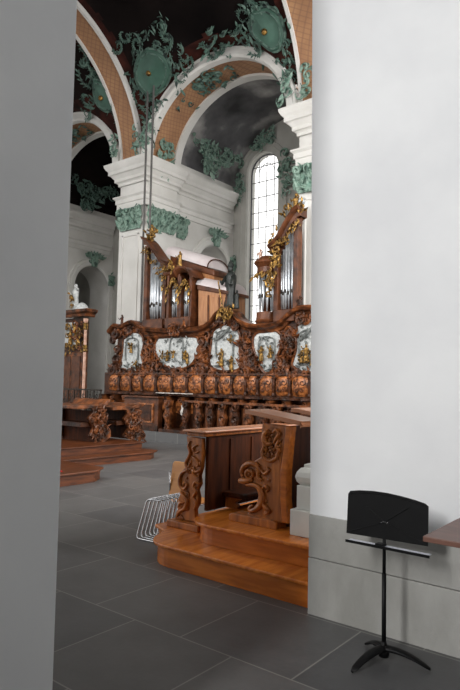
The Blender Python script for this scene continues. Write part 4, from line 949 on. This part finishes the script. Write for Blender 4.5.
tp = MB().box((tL-.02, YD-.07, zt-.022), (tR+.03, 6.15, zt)); tp.build('desk_top', 'wood_top', kd, bevel=.008)
MB().box((tL+.01, YD-.04, zt-.06), (tR, 6.1, zt-.022)).build('top_moulding', 'wood_desk', kd, bevel=.012)
MB().box((tR-.07, YD+.06, .384), (tR-.03, 6.05, zt-.06)).build('front_panel', 'wood_dark', kd)
for y in (4.95, 5.32, 5.7): MB().box((tR-.03, y-.03, .46), (tR-.018, y+.03, zt-.1)).build('panel_stile', 'wood_dark', kd)
kp = MB().box((tR-.03, 4.8, .50), (tR+.24, 5.95, .55)); kp.build('kneeler_board', 'wood_dark', kd, bevel=.015)
for y in (4.86, 5.8): MB().prism([Vector((tR-.03, y, ZP)), Vector((tR+.12, y, ZP)), Vector((tR+.14, y, ZP+.04)), Vector((tR+.1, y, ZP+.06)), Vector((tR+.2, y, .50)), Vector((tR-.03, y, .50))], (0, .04, 0)).build('kneeler_bracket', 'wood_desk', kd, bevel=.006)
# ---------------------------------------------------------------- stone pilaster base by the wall
cc = empty('stone_pilaster', (-2.4, 4.9, ZP), 'pale grey stone pilaster base with rounded moulding, between the stall and the white wall', 'pilaster')
MB().box((-2.79, 4.36, ZP), (-2.3, 5.5, .60)).build('pedestal_foot', 'stone', cc, bevel=.008)
MB().box((-2.75, 4.4, .60), (-2.3, 5.5, .80)).build('pedestal', 'stone', cc, bevel=.006)
pth = [(-2.70, 5.5), (-2.70, 4.46), (-2.3, 4.46)]
MB().grid(sweep(pth, [(0, .80), (.03, .80), (.055, .83), (.065, .87), (.055, .91), (.03, .945), (.01, .95), (.01, .975), (-.02, .985), (-.05, 1.0), (-.3, 1.0)], -1), flip=True).build('torus_moulding', 'stone', cc, smooth=False)
pth = [(-2.62, 5.5), (-2.62, 4.54), (-2.3, 4.54)]
MB().grid(sweep(pth, [(-.04, 1.0), (-.02, 1.03), (.01, 1.04), (.03, 1.07), (.03, 1.1), (.01, 1.13), (-.03, 1.14), (-.06, 1.17), (-.3, 1.17)], -1), flip=True).build('upper_moulding', 'stone', cc)
MB().box((-2.56, 4.6, 1.0), (-2.3, 5.5, 6)).build('shaft', 'stone', cc)
# ---------------------------------------------------------------- chairs nested behind the kneeling desk
def rounded(pts, r=.05, k=4):
    o_ = []; n = len(pts)
    for i in range(n):
        p0, p1, p2 = Vector(pts[i-1]), Vector(pts[i]), Vector(pts[(i+1) % n]); a0 = p1+(p0-p1).normalized()*r; a2 = p1+(p2-p1).normalized()*r
        for j in range(k+1):
            t = j/k; o_.append(a0*(1-t)**2+p1*2*t*(1-t)+a2*t*t)
    return o_
LAB = {0: 'chrome tube chair frame, outermost of the nested stack beside the kneeling desk', 9: 'chrome tube chair frame, innermost of the nested stack beside the kneeling desk'}
for i in range(10):
    y = 4.40+.062*i
    ch = empty('stacking_chair', (-4.72+.004*i, y, 0), LAB.get(i, 'chrome tube chair frame, in the middle of the nested stack by the kneeling desk'), 'chair', 'nested chrome chairs')
    X = lambda v: -4.72-.0*i+v
    leg = rounded([(X(0), y, .012), (X(.02), y+.12, .40), (X(.25), y+.14, .41), (X(.27), y+.02, .012)], .045)
    zo = .0
    a = MB().tube([p+Vector((0, 0, zo)) for p in leg]+[leg[0]+Vector((0, 0, zo))], .0085, 7, cap=False); a.build('leg_loop', 'chrome', ch, smooth=True)
    MB().tube([(X(.05), y+.125, .405), (X(.13), y+.16, .43), (X(.22), y+.13, .405)], .0075, 6).build('seat_bar', 'chrome', ch, smooth=True)
pc = empty('plywood_chair', (-4.5, 5.3, 0), 'orange plywood chair with rounded back, behind the kneeling desk end', 'chair')
a = MB(); yb = 5.22; bl = at(1, yb, 168, 497); tl = at(1, yb, 168, 461)
xl_, zb_, zt_ = bl.x, bl.z, tl.z
prof = rounded([(xl_, yb, zb_-.02), (xl_+.01, yb+.06, zt_), (xl_+.40, yb+.06, zt_), (xl_+.41, yb, zb_-.02)], .05, 5)
a.prism(prof, (0, .014, 0)); a.build('backrest', 'plywood', pc, bevel=.004)
MB().box((xl_, yb+.02, zb_-.05), (xl_+.41, yb+.42, zb_-.035)).build('seat', 'plywood', pc, bevel=.005)
for s_ in (xl_+.015, xl_+.39):
    MB().tube([(s_, yb+.0, zt_-.12), (s_, yb+.03, zb_-.06), (s_, yb+.4, zb_-.06), (s_, yb+.42, .012), (s_, yb+.0, .012)], .01, 7).build('side_frame', 'chrome', pc, smooth=True)
# ---------------------------------------------------------------- music stand
SY = 3.5; SX = at(1, SY, 384, 600).x
ms = empty('music_stand', (SX, SY, 0), 'black music stand with arched desk before the white wall', 'music stand')
MB().tube([(SX, SY, .05), (SX, SY, .52)], .0135, 12).build('shaft', 'black_paint', ms, smooth=True)
MB().tube([(SX, SY, .5), (SX, SY, .80)], .0105, 12).build('inner_tube', 'black_paint', ms, smooth=True)
MB().lathe((SX, SY, .03), [(.03, 0), (.034, .02), (.028, .05), (.018, .075), (.0145, .09)], 14).build('hub', 'black_paint', ms, smooth=True)
for (x, y) in ((352, 672.5), (430.5, 670.5), (366, 645)):
    g0 = at(2, .006, x, y); dv = Vector((g0.x-SX, g0.y-SY, 0)); L = dv.length; dv.normalize(); sd = Vector((-dv.y, dv.x, 0)); rows = []
    for i in range(11):
        t = i/10; c = Vector((SX, SY, 0))+dv*(L*t); zc = .078-.066*t**1.5+.012*math.sin(math.pi*t); wd = .03-.008*t+.006*math.sin(math.pi*t); hh = .02-.012*t
        if t > .95: wd *= .45
        rows.append([c+sd*(wd*math.cos(2*math.pi*j/10))+Vector((0, 0, zc+hh*math.sin(2*math.pi*j/10))) for j in range(10)]+[c+sd*wd+Vector((0, 0, zc))])
    a = MB().grid(rows); k_ = len(a.v); a.f.append(tuple(range(k_-11, k_-1))); a.mi.append(0); a.build('leg', 'black_paint', ms, smooth=True)
# desk: sheet with arched top, slightly tilted; tray below
dk = [(347, 494), (349, 491.2), (358, 490.6), (372, 491.4), (386, 493.4), (400, 496.6), (414, 500.5), (424, 504), (427.5, 507), (427.8, 546.5), (346.3, 533)]
YK = SY-.02
P_ = poly_at(YK, dk); zlo = min(p.z for p in P_)
def tilt(p): return Vector((p.x, p.y+(p.z-.70)*.06, p.z))
P_ = [tilt(p) for p in P_]
MB().prism(P_, (0, .004, 0)).build('desk_panel', 'black_paint', ms)
rib = MB()
for (xa, ya, xb, yb_) in ((350, 531, 384, 522), (384, 522, 424, 543), (365, 506, 384, 522), (384, 522, 408, 508)):
    p, q = tilt(at(1, YK, xa, ya)), tilt(at(1, YK, xb, yb_)); rib.tube([p-Vector((0, .002, 0)), q-Vector((0, .002, 0))], .003, 5)
rib.build('crease', 'black_paint', ms)
l0, l1 = at(1, YK-.055, 346, 540.5), at(1, YK-.055, 429, 555.5); zb_ = (l0.z+l1.z)/2
edge = [tilt(at(1, YK, x, y)) for x, y in ((349, 493.5), (358, 492.8), (372, 493.6), (386, 495.6), (400, 498.8), (414, 502.7), (424, 506))]
MB().tube([p-Vector((0, .003, 0)) for p in edge], .003, 5).build('top_fold', 'black_paint', ms)
yt0 = tilt(Vector((0, YK, zb_))).y
MB().box((l0.x, yt0-.055, zb_-.008), (l1.x-.01, yt0+.012, zb_-.004)).build('tray', 'tray_metal', ms)
MB().box((l0.x-.003, yt0-.058, zb_-.012), (l1.x+.003, yt0-.053, zb_+.004)).build('tray_lip', 'black_paint', ms)
MB().box((SX-.03, yt0-.05, zb_-.0035), (SX+.026, yt0+.0, zb_+.012)).build('tray_bracket', 'black_paint', ms, bevel=.004)
c0 = tilt(at(1, YK, 384, 522.5))
MB().box((c0.x-.03, c0.y+.004, c0.z-.05), (c0.x+.03, c0.y+.03, c0.z+.03)).build('tilt_clamp', 'black_paint', ms, bevel=.005)
for dx in (-.018, -.006, .006, .018):
    MB().ball(c0+Vector((dx, -.004, .003*(1 if abs(dx) < .01 else -1))), .0035).build('rivet', 'chrome', ms, smooth=True)
# ---------------------------------------------------------------- side table at the right
tb = empty('side_table', (-.5, 3.4, 0), 'brown wooden table whose corner enters at the right edge of the picture', 'table')
MB().box((-1.14, 3.03, .872), (.3, 3.83, .9)).build('table_top', 'table_wood', tb, bevel=.004)
MB().box((-.78, 3.12, .79), (.24, 3.15, .872)).build('apron', 'table_wood', tb); MB().box((-.78, 3.7, .79), (.24, 3.73, .872)).build('apron', 'table_wood', tb)
for x in (-.74, .2):
    for y in (3.14, 3.71): MB().box((x-.025, y-.025, 0), (x+.025, y+.025, .79)).build('leg', 'table_wood', tb, bevel=.004)
# ---------------------------------------------------------------- platform and desks of the left block
lp = empty('left_platform', (-10.6, 8.4, 0), 'dark brown two-step wooden platform under the left carved desks', 'steps')
outline_slab([(-9.5, 5.0), (-9.33, 9.05), (-9.5, 9.3), (-13.2, 9.3), (-13.2, 5.0)][::1], 0, .14).build('lower_riser', 'wood_step_dark', lp)
outline_slab([(-9.44, 5.0), (-9.26, 9.08), (-9.45, 9.36), (-13.2, 9.36), (-13.2, 5.0)], .14, .17).build('lower_tread', 'wood_step_dark', lp, bevel=.008)
outline_slab([(-9.86, 5.0), (-9.78, 9.2), (-13.1, 9.2), (-13.1, 5.0)], .17, .31).build('upper_riser', 'wood_step_dark', lp)
outline_slab([(-9.82, 5.0), (-9.73, 9.24), (-13.1, 9.24), (-13.1, 5.0)], .31, .335).build('upper_tread', 'wood_step_dark', lp, bevel=.008)
def left_desk(xp, top_px, end_px, Xp, label, seed):
    """carved desk whose end faces +X, in the plane X = Xp"""
    g = empty('carved_desk', (Xp-.6, at(0, Xp, xp, 440).y, .335), label, 'desk')
    Q = lambda pts: [at(0, Xp, x, y) for x, y in pts]
    zz = lambda L: [Vector((p.x, p.y, max(p.z, .34))) for p in L]
    end_px = [(p[0]+(p[0]-max(q[0] for q in end_px))*.25+1, p[1]) for p in end_px]
    MB().prism(zz(Q(end_px)), (-.07, 0, 0)).build('end_panel', 'wood_stall', g, bevel=.012)
    MB().prism(Q(top_px), (-1.2, 0, 0)).build('desk_top', 'wood_stall', g, bevel=.012)
    xs_ = [p[0] for p in end_px]; ys_ = [p[1] for p in end_px]
    a = MB(); rn = random.Random(seed); F = Fr((Xp+.01, 0, 0), (0, 1, 0), (0, 0, 1)); poly = [(p.y, p.z) for p in Q(inset(end_px, .86))]
    rocaille(a, F, poly, 34, .17, 34, .0, rnd=rn, spread=.04, r=.11); a.build('scroll_carving', 'wood_stall', g)
    pk = Q([(min(xs_)+3, 408), (min(xs_)+3, 446)]); y_ = pk[0].y
    # boards between the end panels: back, bench and the far divider
    yl = at(0, Xp, top_px[0][0], 420).y
    MB().box((Xp-1.15, y_+.15, .335), (Xp-.08, y_+.19, 1.0)).build('back_board', 'wood_dark', g)
    MB().box((Xp-1.15, y_-.2, .66), (Xp-.1, y_+.15, .76)).build('seat', 'wood_stall_dark', g, bevel=.01)
    MB().prism(zz([p+Vector((-1.15, 0, 0)) for p in Q(end_px)]), (-.05, 0, 0)).build('end_panel', 'wood_stall_dark', g)
    return g
left_desk(100, [(70, 405.5), (103, 405), (107, 401), (110.5, 399), (111, 401), (106, 407), (84, 409), (70, 409)], [(94, 406), (106, 403), (105, 410), (108, 418), (106, 424), (110, 430), (110, 437), (106, 441), (105, 446), (97, 446), (97, 440), (93, 436), (96, 428), (92, 418), (96, 412)], -10.35,
          'carved walnut desk on the left platform, the one nearer the left pier', 51)
left_desk(137, [(113, 407.5), (120, 406), (132, 407), (138, 404), (144.5, 403.5), (144, 406), (137, 410), (122, 410), (113, 410.5)], [(129, 408), (140, 407), (139, 414), (142, 420), (140, 427), (143.5, 432), (143, 439), (141, 443), (142, 447), (130, 447), (131, 441), (127, 436), (131, 428), (127, 419), (130, 414)], -10.35,
          'carved walnut desk on the left platform, the one farther from the left pier', 52)
# panel closing the left desk block
# platform with red carpet
rp = empty('low_platform', (-8.6, 6.0, 0), 'low polished wooden platform with a clipped corner at the left', 'platform')
ro = [(-7.86, 4.6), (-7.86, 6.36), (-8.04, 6.62), (-9.3, 6.62), (-9.3, 4.6)]
outline_slab(ro, 0, .165).build('riser', 'wood_step_dark', rp, bevel=.004)
outline_slab([(-7.8, 4.6), (-7.8, 6.38), (-8.02, 6.68), (-9.3, 6.68), (-9.3, 4.6)], .165, .2).build('top_board', 'wood_step_dark', rp, bevel=.009)
tag(MB().box((-9.2, 4.7, .2), (-8.05, 5.88, .21)).build('red_carpet', 'carpet_red', bevel=.004), 'red carpet lying on the low platform at the left', 'carpet')
